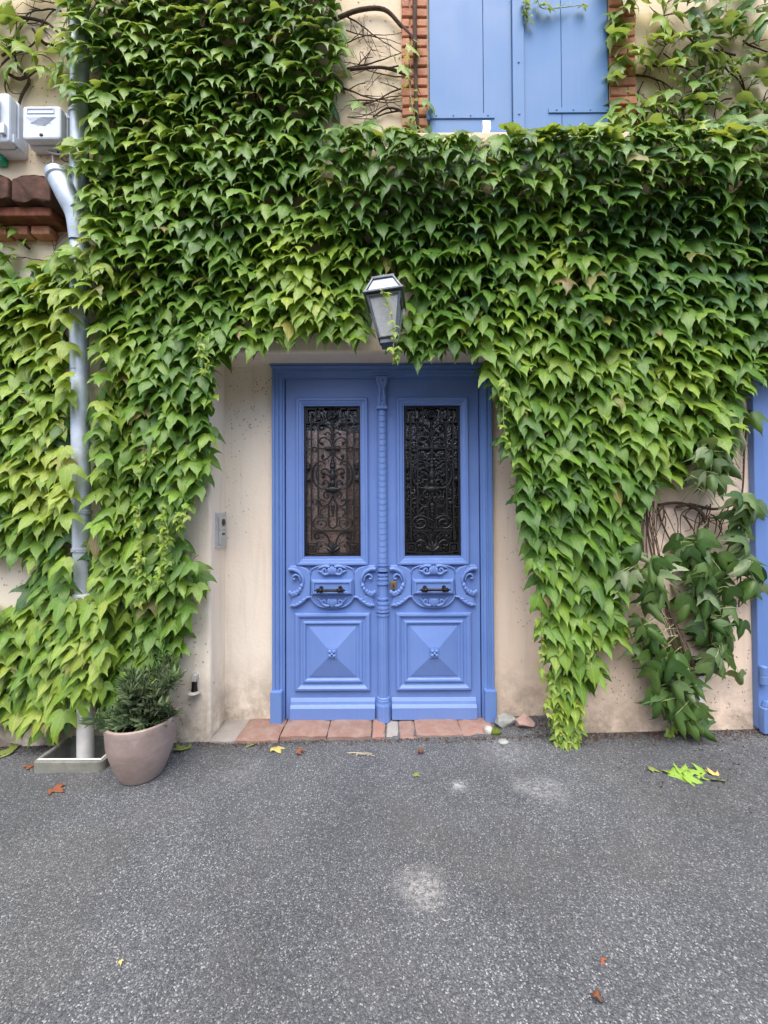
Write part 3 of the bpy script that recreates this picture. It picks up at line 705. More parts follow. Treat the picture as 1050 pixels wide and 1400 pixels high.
# ---------------------------------------------------------------- intercom on the reveal
ic = thing('intercom', 'slim aluminium intercom plate with camera and keypad in the doorway reveal', 'intercom', (AL, -.085, 1.25))
IY0, IY1 = -.158, -.016; IZ1, IZ0 = P(300, 701, -.09).z+.0, P(300, 749, -.09).z
m = MB(); m.box(AL-.004, AL+.014, IY0, IY1, IZ0, IZ1); m.build('back_plate', 'aluminium', ic, bevel=.003)
zm = IZ0+(IZ1-IZ0)*.5
m = MB(); m.box(AL+.0142, AL+.020, IY0+.022, IY1-.008, zm+.003, IZ1-.022); m.build('camera_module', 'aluminium', ic, bevel=.0015)
m = MB(); m.box(AL+.0142, AL+.020, IY0+.022, IY1-.008, IZ0+.022, zm-.003); m.build('keypad_module', 'aluminium', ic, bevel=.0015)
m = MB(); m.lathe([(.022,0),(.024,.004),(.017,.007),(.014,.005)], 20); m.v = [(AL+.0195+v[2], -.075+v[0], (zm+IZ1)/2+v[1]*1.0-.006) for v in m.v]; m.build('camera_lens', 'lens', ic, smooth=True)
m = MB(); m.box(AL+.0202, AL+.0212, -.098, -.052, zm-.032, zm-.016); m.build('display', 'lens', ic)
for r_ in range(4):
    for c_ in range(3):
        m = MB(); y_ = -.112+c_*.022; z_ = zm-.046-r_*.0135; m.box(AL+.0202, AL+.0222, y_, y_+.016, z_-.008, z_); m.build('key', 'label_paper', ic)

# ---------------------------------------------------------------- shutter catch on the left wall foot
tp = P(268, 927, WALL_Y)
kt = thing('wall_catch', 'small rusty shutter catch with round white foot low on the plaster', 'catch', (tp.x, WALL_Y, tp.z))
m = MB(); m.prism([(tp.x-.016,tp.z-.012),(tp.x+.016,tp.z-.012),(tp.x+.018,tp.z+.028),(tp.x+.004,tp.z+.036),(tp.x-.014,tp.z+.030)], WALL_Y-.035, WALL_Y+.01); m.build('peg', 'stone_light', kt, bevel=.005)
m = MB(); m.tube([(tp.x,WALL_Y-.02,tp.z-.005),(tp.x+.002,WALL_Y-.024,tp.z-.04),(tp.x+.004,WALL_Y-.028,tp.z-.068)], [.015,.016,.020], 10, 3); m.build('shank', 'iron_handle', kt, smooth=True)
m = MB(); m.lathe([(.008,0.01),(.030,.006),(.034,.0),(.030,-.006),(.01,-.008)], 18, (tp.x+.004, WALL_Y-.036, tp.z-.075)); m.build('foot_disc', 'stone_light', kt, smooth=True)

# ---------------------------------------------------------------- downpipe, gully, meter boxes, old ledge (left)
PY = -.335
dp = thing('downpipe', 'zinc rainwater downpipe running down through the ivy beside the doorway', 'downpipe', P(112, 820, PY))
top = P(109, -30, PY); a1 = P(109, 440, PY); a2 = P(113, 750, PY); a3 = P(116, 815, PY)
m = MB(); m.tube([top, P(109, 200, PY), P(108, 440, PY), P(112, 750, PY), P(116, 818, PY)], .046, 20); m.build('pipe', 'zinc', dp, smooth=True)
for py_ in (752, 436, 158, 700):
    c = P(108+(py_ > 600)*4, py_, PY); m = MB(); m.lathe([(.046,-.012),(.052,-.010),(.052,-.002),(.049,0),(.052,.002),(.052,.010),(.046,.012)], 20, c); m.build('collar', 'zinc', dp, smooth=True)
c = P(100, 170, PY); m = MB(); m.box(c.x-.02, c.x+.005, PY-.012, WALL_Y, c.z-.11, c.z-.10); m.ball((c.x-.012, PY-.015, c.z+.02), .012); m.build('bracket', 'zinc', dp)
m = MB(); e0, e1, e2_ = P(78, 238, PY-.05), P(92, 268, PY-.05), P(108, 330, PY-.01)
tb = MB(); pts_, rr_ = catmull([e0, e1, P(104, 296, PY-.03), e2_], [.062,.058,.052,.048], 5); tb.tube(pts_, rr_, 20, 0, False); tb.tube(pts_, [r_-.004 for r_ in rr_], 20, 0, False)
d_ = (pts_[1]-pts_[0]).normalized(); tb.tube([pts_[0]+d_*.028, pts_[0]+d_*.036, pts_[0]+d_*.044], [.062,.067,.062], 20, 0, False)
tb.build('branch_elbow', 'zinc', dp, smooth=True)
c0, c1 = P(116, 800, PY), P(117, 1052, PY)
pv = thing('drain_pipe', 'white plastic pipe dropping from the ivy into the drain box', 'drain pipe', (c1.x, PY, c1.z))
m = MB(); m.tube([c0-Vector((0,0,.02)), P(117, 930, PY), Vector((c1.x, PY, -.25))], .042, 20); m.build('pipe', 'pvc', pv, smooth=True)
m = MB(); m.lathe([(.048,-.03),(.058,-.028),(.058,.025),(.05,.03)], 20, P(116, 818, PY)); m.build('socket', 'pvc', pv, smooth=True)

gd = thing('drain_box', 'open concrete drain box with a raised rim at the wall foot', 'drain', ((HX0+HX1)/2, (HY0+HY1)/2, gz(-1.7,0)))
def rrect(x0, x1, y0, y1, r, n=5):
    o = []
    for (cx_, cy_, a_) in ((x1-r,y1-r,0),(x0+r,y1-r,90),(x0+r,y0+r,180),(x1-r,y0+r,270)):
        for k in range(n+1): t = R(a_+90*k/n); o.append((cx_+r*math.cos(t), cy_+r*math.sin(t)))
    return o
gzz = gz(-1.7, 0)
A_ = rrect(HX0-.022, HX1+.022, HY0-.022, HY1+.01, .035); B_ = rrect(HX0+.006, HX1-.006, HY0+.006, HY1-.006, .02); n_ = len(A_)
m = MB(); ztop_ = gzz+.055
m.v = [(x,y,gzz-.04) for x,y in A_]+[(x,y,ztop_-.005) for x,y in A_]+[(x*.998+(HX0+HX1)/2*.002,y,ztop_) for x,y in A_]+[(x,y,ztop_) for x,y in B_]+[(x,y,gzz-.32) for x,y in B_]
for l_ in range(4): m.f += [(l_*n_+k, l_*n_+(k+1)%n_, (l_+1)*n_+(k+1)%n_, (l_+1)*n_+k) for k in range(n_)]
m.f.append(tuple(4*n_+k for k in range(n_)))
o = m.build('rim', 'old_concrete', gd, bevel=.004)
m = MB(); m.sweep_rect(HX0-.004, HX1+.004, HY0-.004, HY1+.001, [(0,0),(.006,0)]) ; 
m.v = [(v[0], v[2], ztop_+.003+(0.004 if i >= 4 else 0)) for i, v in enumerate(m.v)]; m.build('rim_edge', 'pvc', gd)
m = MB(); m.tube([(-1.76,-.36,gzz-.30),(-1.76,-.30,gzz-.22),(-1.70,-.26,gzz-.16)], .05, 14, 4); m.build('trap', 'black_plastic', gd, smooth=True)

def meter_box(px0, px1, py0, py1, dep, label, hatch):
    p0, p1 = P(px0, py1, WALL_Y-dep*.7), P(px1, py0, WALL_Y-dep*.7)
    t = thing('meter_box', label, 'meter box', ((p0.x+p1.x)/2, WALL_Y, p0.z))
    m = MB(); m.prism([(x, z) for x, z in rrect(p0.x, p1.x, p0.z, p1.z, .022)], WALL_Y-dep*.55, WALL_Y-.001); m.build('back_case', 'box_plastic', t, bevel=.004)
    i = .006; m = MB(); m.prism(rrect(p0.x+i, p1.x-i, p0.z+i, p1.z-i, .02), WALL_Y-dep, WALL_Y-dep*.55-.001); cv = m.build('cover', 'box_plastic', t, bevel=.010)
    return t, p0, p1, cv
t, p0, p1, cv = meter_box(35, 90, 150, 198, .10, 'squarish pale electricity box with a ribbed cover beside the downpipe', True)
W_, H_ = p1.x-p0.x, p1.z-p0.z
m = MB(); m.sweep_rect(p0.x+.035, p1.x-.045, p1.z-.055, p1.z-.024, [(0,0),(0,-.003),(.004,-.003),(.004,0)]); m.v = [(v[0], v[1]+WALL_Y-.1005, v[2]) for v in m.v]; m.build('label_field', 'box_plastic', t)
m = MB()
for k in range(9):
    x0 = p0.x+.03+k*.010; z0 = p0.z+.065+k*.003
    m.tube([(x0, WALL_Y-.101, p1.z-.075), (x0+.07, WALL_Y-.101, p1.z-.075-.055+k*.002)], .0013, 4)
    m.tube([(p1.x-.035-k*.010, WALL_Y-.101, p1.z-.075), (p1.x-.035-k*.010-.07, WALL_Y-.101, p1.z-.13+k*.002)], .0013, 4)
m.build('rib', 'box_plastic', t)
m = MB(); m.ball(((p0.x+p1.x)/2, WALL_Y-.101, p0.z+.03), .010, 8, 5, (1.2,.4,1)); m.build('lock', 'iron_handle', t)
t, p0, p1, cv = meter_box(-34, 22, 134, 203, .12, 'taller pale electricity box with a sloped hood and side latch', False)
m = MB(); m.prism([(p0.x+.02,p0.z+.03),(p1.x-.055,p0.z+.03),(p1.x-.055,p1.z-.06),(p1.x-.075,p1.z-.02),(p0.x+.02,p1.z-.02)], WALL_Y-.15, WALL_Y-.121); m.build('hood', 'box_plastic', t, bevel=.012)
m = MB(); m.box(p1.x-.045, p1.x-.018, WALL_Y-.139, WALL_Y-.121, p0.z+.04, p0.z+.10); m.box(p1.x-.012, p1.x+.004, WALL_Y-.10, WALL_Y-.03, p0.z+.02, p0.z+.07); m.build('latch', 'box_plastic', t, bevel=.003)
g0 = P(1, 216, WALL_Y-.04); m = MB(); m.prism(rrect(g0.x-.05, g0.x+.012, g0.z-.025, g0.z+.028, .012), WALL_Y-.05, WALL_Y-.001)
tag(m.build('junction_box', 'green_plastic', bevel=.006), 'little green plastic junction box under the taller electricity box', 'junction box')
m = MB()
for (pts) in (((58,199),(62,206),(80,212),(95,212)),((72,199),(74,215),(73,232)),((80,199),(84,214),(96,222))):
    pass
cb_ = [MB().tube([P(x,y,WALL_Y-.03) for x,y in pts], .005, 6, 5) for pts in (((60,198),(64,206),(80,211),(98,210)),)]
tag(cb_[0].build('cable', 'pvc', smooth=True), 'pale cable looping below the ribbed electricity box', 'cable')
tag(MB().tube([P(x,y,WALL_Y-.02) for x,y in ((71,198),(72,214),(74,236))], .005, 6, 4).build('cable', 'pvc', smooth=True), 'pale cable hanging straight down toward the pipe elbow', 'cable')
tag(MB().tube([P(x,y,WALL_Y-.025) for x,y in ((78,198),(80,210),(88,220),(100,221))], .005, 6, 4).build('cable', 'black_plastic', smooth=True), 'black cable curving from the ribbed electricity box to the ivy', 'cable')

lg = thing('tile_ledge', 'old dark terracotta tile ledge on a wooden beam under the electricity boxes', 'ledge', P(30, 285, WALL_Y))
zt = P(40, 240, -.38).z
for k, (xa, xb) in enumerate(((-60,10),(13,68))):
    a_, c_ = P(xa, 260, -.40).x, P(xb, 260, -.40).x
    m = MB(); n2_ = 9; prof_ = []
    for i in range(n2_+1):
        t_ = i/n2_; prof_.append((a_+(c_-a_)*t_, zt-.10+.10*math.sin(math.pi*min(1, .22+.56*t_))**.6))
    low = [(x, zt-.155+.01*math.sin(x*40)) for x, z in prof_[::-1]]
    m.prism(prof_+low, -.40+.01*k, WALL_Y-.001); o = m.build('roof_tile', 'old_tile', lg, bevel=.008); rough_up(o, .008, 20, k)
m = MB(); m.box(P(-60,300,-.36).x, P(68,300,-.36).x, -.355, WALL_Y-.001, zt-.215, zt-.16); o = m.build('beam', 'old_wood', lg, bevel=.006)
for k in range(3):
    m = MB(); x0 = P(-20+k*30, 300, -.3).x; m.box(x0, x0+.11, -.29, WALL_Y-.001, zt-.275, zt-.222); o = m.build('brick', 'brick_clay', lg, bevel=.006)

# ---------------------------------------------------------------- blue gate at the right edge
GX0 = P(1031, 760, -.25).x
gt = thing('garage_door', 'plain blue plank side gate beyond the wilted vine', 'gate', (GX0+.5, WALL_Y, 0.05))
zt2 = P(1040, 522, -.25).z
m = MB(); m.box(GX0, GX0+.07, -.262, WALL_Y-.001, .06, zt2); m.box(GX0, GX0+1.5, -.263, WALL_Y-.001, zt2, zt2+.08); m.build('gate_frame', 'casing_blue', gt, bevel=.005)
for k in range(7):
    m = MB(); m.box(GX0+.074+k*.2, GX0+.271+k*.2, -.252, WALL_Y-.002, .07, zt2-.003); m.build('plank', 'door_blue', gt, bevel=.004)
m = MB(); m.box(GX0-.004, GX0+.10, -.30, -.2635, .05, .20); m.prism([(GX0+.008,.2),(GX0+.09,.2),(GX0+.075,.235),(GX0+.022,.235)], -.295, -.2635); m.build('plinth_block', 'casing_blue', gt, bevel=.006)
hz = P(1036, 925, -.3).z; m = MB(); m.lathe([(.017,-.055),(.020,-.05),(.020,-.004),(.017,0),(.020,.004),(.020,.05),(.017,.055)], 14, (GX0+.012, -.285, hz)); m.box(GX0+.01, GX0+.5, -.272, -.2637, hz-.02, hz+.02); m.build('strap_hinge', 'casing_blue', gt, bevel=.002)
c = P(957, 960, WALL_Y-.03)
m = MB(); m.box(c.x-.012, c.x+.012, WALL_Y-.04, WALL_Y-.013, P(957,996,-.25).z, P(957,924,-.25).z); tag(m.build('conduit', 'white_paint', bevel=.002), 'short white plastic conduit strip at the foot of the plaster wall', 'conduit')
c = P(958, 910, WALL_Y-.03)
m = MB(); m.box(c.x-.045, c.x+.04, WALL_Y-.05, WALL_Y-.001, c.z-.055, c.z+.05); tag(m.build('socket_box', 'black_plastic', bevel=.006), 'small black socket box above the white conduit', 'socket box')

# ---------------------------------------------------------------- opposite side of the street (seen only in the panes' reflections)
op = thing('opposite_house', 'sunlit pink plastered house across the street', 'house', (-6, -9.5, 0))
m = MB(); m.box(-13, -.75, -15, -9.3, -.4, 3.9); m.build('wall', 'pink_wall', op)
m = MB(); m.prism([(-15.2,3.902),(-8.8,3.902),(-8.8,4.0),(-12.1,5.4),(-15.2,4.0)], -13.2, -.6); m.v = [(v[1], v[0], v[2]) for v in m.v]; m.build('roof', 'old_tile', op)
for x_ in (-2.05, -5, -8): 
    m = MB(); m.box(x_-.45, x_+.45, -9.32, -9.301, 1.0, 2.4) if x_ < -3 else m.box(x_-.12, x_+.12, -9.34, -9.301, -.2, 3.8); m.build('shutter' if x_ < -3 else 'drainpipe', 'casing_blue' if x_ < -3 else 'old_tile', op)
op2 = thing('opposite_barn', 'tall dark timber barn across the street', 'barn', (4, -11, 0))
m = MB(); m.box(-.74, 5.5, -15, -10.5, -.4, 5.0); m.build('wall', 'interior_dark', op2); m = MB(); m.box(-.9, 5.7, -15.2, -9.9, 5.002, 5.15); m.build('roof', 'old_tile', op2)
op3 = thing('opposite_house', 'sunlit cream house across the street beyond the barn', 'house', (9, -9.5, 0))
m = MB(); m.box(5.7, 14, -15, -9.3, -.4, 5.2); m.build('wall', 'pink_wall', op3); m = MB(); m.box(5.6, 14.2, -15.2, -9.0, 5.202, 5.35); m.build('roof', 'roof_tile', op3)
#@@IVY@@
# ---------------------------------------------------------------- ivy
OUT = [(0,0),(.06,.08),(.15,.115),(.25,.115),(.34,.07),(.42,.0),(.475,-.085),(.515,-.17),(.55,-.26),(.595,-.37),(.655,-.56),(.555,-.485),(.475,-.435),(.40,-.40),(.33,-.375),(.262,-.39),(.235,-.46),(.235,-.56),(.205,-.67),(.15,-.78),(.115,-.87),(.05,-.98),(0,-1.15)]
INN = [(0,-.18),(0,-.40),(0,-.62),(0,-.84),(.20,-.17),(.36,-.30),(.50,-.40),(.14,-.42),(.13,-.64),(.24,-.03)]
def leaf_shape(seed, wid=1.0, lobe=1.0, fold=.10, curl=.25, droop=.22, ruffle=.03, twist=0.0):
    rs = random.Random(seed)
    pts = []; 
    r_ = [(x*wid*(1+rs.uniform(-.05,.05)), y*(1+rs.uniform(-.03,.03))) for x, y in OUT]
    l_ = [(-x*wid*(1+rs.uniform(-.05,.05)), y*(1+rs.uniform(-.03,.03))) for x, y in OUT]
    out = []
    def fix(p):
        x, y = p
        if abs(x) > .3 and y < -.35: y = -.35+(y+.35)*lobe
        return (x, y)
    out = [(0,0)]+[fix(p) for p in r_[1:-1]]+[(0,-1.15)]+[fix(p) for p in l_[-2:0:-1]]
    inn = [(x*wid, y) for x, y in INN]+[(-x*wid, y) for x, y in INN if x > 0]
    allp = [Vector(p) for p in out+inn]; n = len(out)
    vo, eo, fo, *_ = delaunay_2d_cdt(allp, [(i,(i+1)%n) for i in range(n)], [], 1, 1e-5)
    V_ = []
    ph = rs.uniform(0, 6)
    for p in vo:
        x, y = p.x, p.y; ax = abs(x)
        z = fold*(-ax) - droop*(y+.15)**2*(1 if y < -.15 else .35) - curl*ax*ax*1.6
        # ridge between lobes and along ribs
        z += ruffle*math.sin(x*11+ph)*min(1, ax*2.2) + ruffle*.8*math.sin(y*9+ph*2)*ax
        tipd = max(0, math.hypot(x, y+.35)-.42); z -= curl*1.1*tipd*tipd*2.2
        z += .03*math.exp(-(ax/.05)**2)*0 - .05*math.exp(-(ax/.06)**2)*(.6)
        x2 = x*(1-.10*curl); 
        V_.append((x2, y, z+twist*x*y))
    return [tuple(v) for v in V_], [tuple(f) for f in fo], [(p.x, p.y) for p in vo]
SHAPES = [leaf_shape(i, wid=[.95,1.05,.9,1.0,1.1,.86][i], lobe=[1.1,1.3,.95,1.2,1.0,.85][i], fold=[.12,.20,.26,.08,.16,.30][i], curl=[.12,.24,.10,.30,.16,.12][i], droop=[.12,.22,.06,.26,.30,.10][i], ruffle=[.03,.04,.045,.03,.035,.05][i], twist=[0,.08,-.08,.1,-.12,0][i]) for i in range(6)]
YOUNG = [leaf_shape(20+i, wid=.8, lobe=.35, fold=.2, curl=.2, droop=.15) for i in range(2)]
WILT = [leaf_shape(30+i, wid=[.9,1.0,.8,.95][i], lobe=[1,.8,1.1,.6][i], fold=[.95,.7,1.2,.5][i], curl=[.5,.8,.3,1.0][i], droop=[.25,.45,.1,.6][i], ruffle=.06, twist=[.2,-.25,.1,-.3][i]) for i in range(4)]

def leaf_basis(tilt, yaw, roll):
    # local x -> right, local y -> up along blade (tip is -y), local z -> blade normal
    n = Vector((0, -math.cos(tilt), math.sin(tilt))); up = Vector((0, math.sin(tilt), math.cos(tilt))); x = Vector((1,0,0))
    m = Matrix((x, up, n)).transposed()
    return Matrix.Rotation(yaw, 3, 'Z') @ m @ Matrix.Rotation(roll, 3, 'Z')

class LeafSet:
    def __init__(s): s.items = []                     # (shape list, shape idx, matrix3 scaled, pos, tint)
    def add(s, lib, k, pos, size, basis, tint): s.items.append((lib, k, basis, Vector(pos), size, tint))
def mesh_of(lib, k, tint, mat, name):
    v, f, uv = lib[k]; me = bpy.data.meshes.new(name); me.from_pydata(v, [], f)
    finish_leaf(me, [uv[i] for q_ in f for i in q_], [tint]*len(v), mat); return me
def finish_leaf(me, luv, tints, mat):
    u = me.uv_layers.new(name='leaf'); u.data.foreach_set('uv', np.array(luv, dtype=np.float32).ravel())
    at = me.attributes.new('tint', 'FLOAT_COLOR', 'POINT')
    at.data.foreach_set('color', np.array([(*t, 1) for t in tints], dtype=np.float32).ravel())
    me.polygons.foreach_set('use_smooth', [True]*len(me.polygons)); me.materials.append(M[mat])
def stuff_mesh(items, name, mat, parent):
    V_, F_, L_, T_ = [], [], [], []
    for lib, k, bs, pos, size, tint in items:
        v, f, uv = lib[k]; o = len(V_); A = np.array(bs)*size
        w_ = (np.array(v) @ A.T)+np.array(pos); V_.extend(map(tuple, w_)); F_.extend(tuple(i+o for i in q_) for q_ in f)
        L_.extend(uv[i] for q_ in f for i in q_); T_.extend([tint]*len(v))
    me = bpy.data.meshes.new(name); me.from_pydata(V_, [], F_); finish_leaf(me, L_, T_, mat)
    ob = bpy.data.objects.new(name, me); COL.objects.link(ob); ob.parent = parent; ob.matrix_parent_inverse = parent.matrix_basis.inverted(); ob['kind'] = 'stuff'; return ob
def leaf_objects(items, mat, parent, name='leaf'):
    cache = {}
    for lib, k, bs, pos, size, tint in items:
        key = (id(lib), k, tint)
        if key not in cache: cache[key] = mesh_of(lib, k, tint, mat, name)
        ob = bpy.data.objects.new(name, cache[key]); COL.objects.link(ob)
        ob.parent = parent; ob.matrix_parent_inverse = parent.matrix_basis.inverted()
        m4 = bs.to_4x4() @ Matrix.Scale(size, 4); m4.translation = pos; ob.matrix_basis = m4

def inpoly(x, y, poly):
    c = False; j = len(poly)-1
    for i in range(len(poly)):
        xi, yi = poly[i]; xj, yj = poly[j]
        if (yi > y) != (yj > y) and x < (xj-xi)*(y-yi)/(yj-yi)+xi: c = not c
        j = i
    return c
DENSE = [(88,-60),(448,-60),(455,20),(470,70),(462,110),(455,150),(470,168),(545,180),(600,184),(640,186),(664,194),(690,186),(720,184),(790,176),(830,180),(870,176),(930,168),(1280,160),
         (1280,470),(1060,505),(1020,530),(1008,570),(1000,600),(985,625),(935,640),(885,670),(872,700),(868,740),(850,780),(852,830),(845,868),(822,885),(812,918),(792,935),(782,985),(772,1003),(762,985),(757,935),(748,880),(738,850),(733,780),(722,740),(712,690),(706,650),(696,610),(690,570),(680,535),
         (664,500),(640,478),(612,474),(590,492),(572,496),(550,480),(522,462),(505,466),(480,466),(450,462),(420,458),(392,460),(372,468),(350,476),(335,472),(312,478),(294,505),(290,560),(290,590),(276,618),(284,652),(264,682),(244,715),(240,742),(256,758),(266,785),(276,802),(262,830),(250,860),(246,900),(236,925),(205,960),(160,975),(128,960),(105,965),(82,990),(55,1000),(30,985),(-260,990),
         (-260,838),(20,835),(42,830),(40,790),(20,768),(-260,765),(-260,400),(30,385),(70,360),(96,330),(110,300),(112,255),(94,215),(94,150),(90,100)]
SPARSE = [([(-40,-40),(105,-40),(100,60),(95,130),(60,95),(20,100),(-40,120)], .62, .13),
          ([(-40,295),(60,290),(100,310),(100,400),(-40,400)], .55, .13),
          ([(835,-40),(1080,-40),(1080,170),(835,180)], .78, .125),
          ([(470,-40),(548,-40),(548,180),(470,180)], .09, .10),
          ([(548,60),(588,60),(592,185),(548,185)], .30, .09)]
AVOID = [(100,440,125,818),(102,96,118,112),(99,160,114,176),(62,226,104,296),(106,338,115,350),(35,148,92,206),(-40,134,24,212),(0,234,66,262),(-40,772,36,826),(508,392,548,464),(655,160,672,190)]
def avoid(px, py, mx, up=6):
    for (a_, b_, c_, d_) in AVOID:
        if a_-mx < px < c_+mx and b_-mx*1.9 < py < d_+up: return True
    return False
def depth(px, py):                                     # how far the leaf cushion stands off the wall
    q_ = noise.noise((px*.011, py*.011, 2.0))*.055+noise.noise((px*.03, py*.03, 7.0))*.03
    t = .125+q_
    if px > 440 and 150 < py < 330: t += .14*max(0, 1-abs(py-205)/120)
    if px > 690 and py > 520: t += -.02
    if px < 105: t -= .02
    if 84 < px < 142: t = max(t, .205)
    return max(.05, t)
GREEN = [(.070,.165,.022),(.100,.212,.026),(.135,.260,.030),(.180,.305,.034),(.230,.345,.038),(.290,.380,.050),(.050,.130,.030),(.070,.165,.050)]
RED = [(.20,.20,.05),(.24,.19,.075),(.30,.29,.06)]
def tint(px, py, k=0):
    yel = .40+.55*noise.noise((px*.006, py*.006, 5))+.25*noise.noise((px*.02,py*.02,9))
    if px < 300: yel += .06+.08*(py > 620)
    if py > 640 and px > 690: yel -= .14
    if py < 330 and px > 250: yel -= .22
    if px > 780 and py < 480: yel -= .22
    yel += U(-.28,.28)
    if rnd() < .012: return random.choice(RED)
    if px > 640 and py < 420 and rnd() < .4: return GREEN[7] if yel < .25 else GREEN[1]
    i = int(max(0, min(5.99, yel*5.0+.9))); return GREEN[i]
ivy = thing('climbing_ivy', 'large green climbing ivy covering the house front around the doorway', 'ivy', P(820, 1000, WALL_Y))
front, back_, wallback = LeafSet(), LeafSet(), LeafSet()
# hanging rows of leaves
rows = np.arange(-60, 1010, 11.8)
for ri, py in enumerate(rows):
    for px in np.arange(-260+(ri%2)*8, 1280, 16.2):
        x, y = px+U(-8,8), py+U(-6.5,6.5)
        if not inpoly(x, y, DENSE): continue
        sz = U(.098,.142)
        if x > 600 and y > 300: sz *= 1.08
        if x < 300 and y > 400: sz *= .98
        if noise.noise((x*.025, y*.025, 21)) > .42 and 250 < y: sz *= .8
        if y < 180: sz *= .93
        if avoid(x, y, 7): continue
        t = depth(x, y)+U(-.03,.03)
        tl = R(38+U(-15,15)); yw = R(U(-30,30)); rl = R(U(-22,22))
        k = random.randrange(6)
        front.add(SHAPES, k, P(x, y-8, WALL_Y-t), sz, leaf_basis(tl, yw, rl), tint(x, y))
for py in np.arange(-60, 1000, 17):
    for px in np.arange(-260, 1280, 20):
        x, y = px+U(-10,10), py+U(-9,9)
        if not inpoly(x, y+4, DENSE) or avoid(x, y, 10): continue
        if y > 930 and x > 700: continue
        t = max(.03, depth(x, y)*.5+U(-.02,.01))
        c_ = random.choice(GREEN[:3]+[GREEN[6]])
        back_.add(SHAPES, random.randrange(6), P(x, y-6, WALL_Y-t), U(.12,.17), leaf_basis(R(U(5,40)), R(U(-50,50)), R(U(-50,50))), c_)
for poly, dens, size in SPARSE:
    xs_ = [p_[0] for p_ in poly]; ys_ = [p_[1] for p_ in poly]
    for py in np.arange(min(ys_), max(ys_), 12):
        for px in np.arange(min(xs_), max(xs_), 15):
            x, y = px+U(-8,8), py+U(-6,6)
            if not inpoly(x, y, poly) or avoid(x, y, 5): continue
            dd = dens*(1.15 if noise.noise((x*.022, y*.03, 40)) > -.02 else (.30 if dens > .3 else .6))
            if 905 < x < 960 and 835 < x and y < 170 and rnd() < .6: dd = 1
            if 905 < y < 0: pass
            if rnd() > dd: continue
            c_ = tint(x, y) if not (835 < x < 930) else random.choice([GREEN[2],GREEN[3],GREEN[4],GREEN[5],(.20,.27,.09)])
            front.add(SHAPES, random.randrange(6), P(x, y-5, WALL_Y-U(.04,.11)-(.06 if 905 < x < 965 and dens > .7 else 0)), size*U(.6,1.1), leaf_basis(R(U(20,60)), R(U(-50,50)), R(U(-40,40))), c_)
# small sprigs: young hanging tails
TAILS = [((272,455),(276,480),(282,508)),((190,690),(193,760),(192,820)),((225,690),(230,740),(222,790)),((690,520),(688,560),(690,600)),((520,395),(535,430),(538,470),(540,495)),((770,960),(764,1000),(772,1020)),((785,945),(786,990),(780,1018)),((758,905),(750,950),(752,985)),((742,830),(740,870),(744,930)),((915,985),(916,1010),(925,1030)),((200,640),(204,625),(210,610)),((240,700),(250,715),(256,690)),
         ((556,60),(560,120),(570,180)),((735,0),(745,12),(800,6)),((716,0),(720,14),(722,30))]
tailstems = MB()
for ti, tl in enumerate(TAILS):
    Yd = WALL_Y-.20 if ti not in (4, 9, 13, 14) else (WALL_Y-.36 if ti == 4 else WALL_Y-.05)
    if ti in (5, 6, 7, 8): Yd = WALL_Y-.12
    pts, _ = catmull([P(x, y, Yd) for x, y in tl], [1]*len(tl), 7)
    tailstems.tube(pts, .0022, 5)
    for q_ in pts[1:]:
        for _ in range(3 if ti in (5,6,1,2) else 1):
            front.add(YOUNG, random.randrange(2), q_+Vector((U(-.025,.025), U(-.02,0), U(-.02,.02))), U(.028,.055)*(1.25 if ti in (5,6) else 1), leaf_basis(R(U(20,60)), R(U(-70,70)), R(U(-60,60))), random.choice([GREEN[4],GREEN[5],(.27,.36,.08),GREEN[3]]))
# right column foot: slender bottom strand
for _ in range(46):
    y = U(925,1008); x = 771+U(-13,13)*(1-(y-925)/140)
    front.add(SHAPES, random.randrange(6), P(x, y, WALL_Y-U(.05,.12)), U(.05,.09), leaf_basis(R(U(15,50)), R(U(-50,50)), R(U(-40,40))), random.choice([GREEN[2],GREEN[1],GREEN[1],GREEN[3]]))
# a few leaves in front of the shutter crest
for _ in range(90):
    x = U(470,1045); y = 187+U(-12,9)-(8 if x > 850 else 0)
    if 775 < x < 830: y -= 10
    if 650 < x < 676: continue
    front.add(SHAPES, random.randrange(6), P(x, y, WALL_Y-.24+U(-.03,.03)), U(.07,.13), leaf_basis(R(U(25,75)), R(U(-60,60)), R(U(-50,50))), random.choice(GREEN[1:6]))
# the 300 that show largest are leaves of their own
def shown(it):
    px, py = proj(it[3]); q_ = CRI @ (it[3]-CAM)
    if not (10 < px < 1040 and 10 < py < 1390): return 0
    return it[4]/-q_.z*(1+.8*abs((it[2] @ Vector((0,0,1))).dot((CAM-it[3]).normalized())))-0.0*it[3].y
order = sorted(range(len(front.items)), key=lambda i: -shown(front.items[i])); top300 = set(order[:300])
leaf_objects([front.items[i] for i in order[:300]], 'ivy_leaf', ivy)
stuff_mesh([it for i, it in enumerate(front.items) if i not in top300]+back_.items, 'foliage', 'ivy_leaf', ivy)
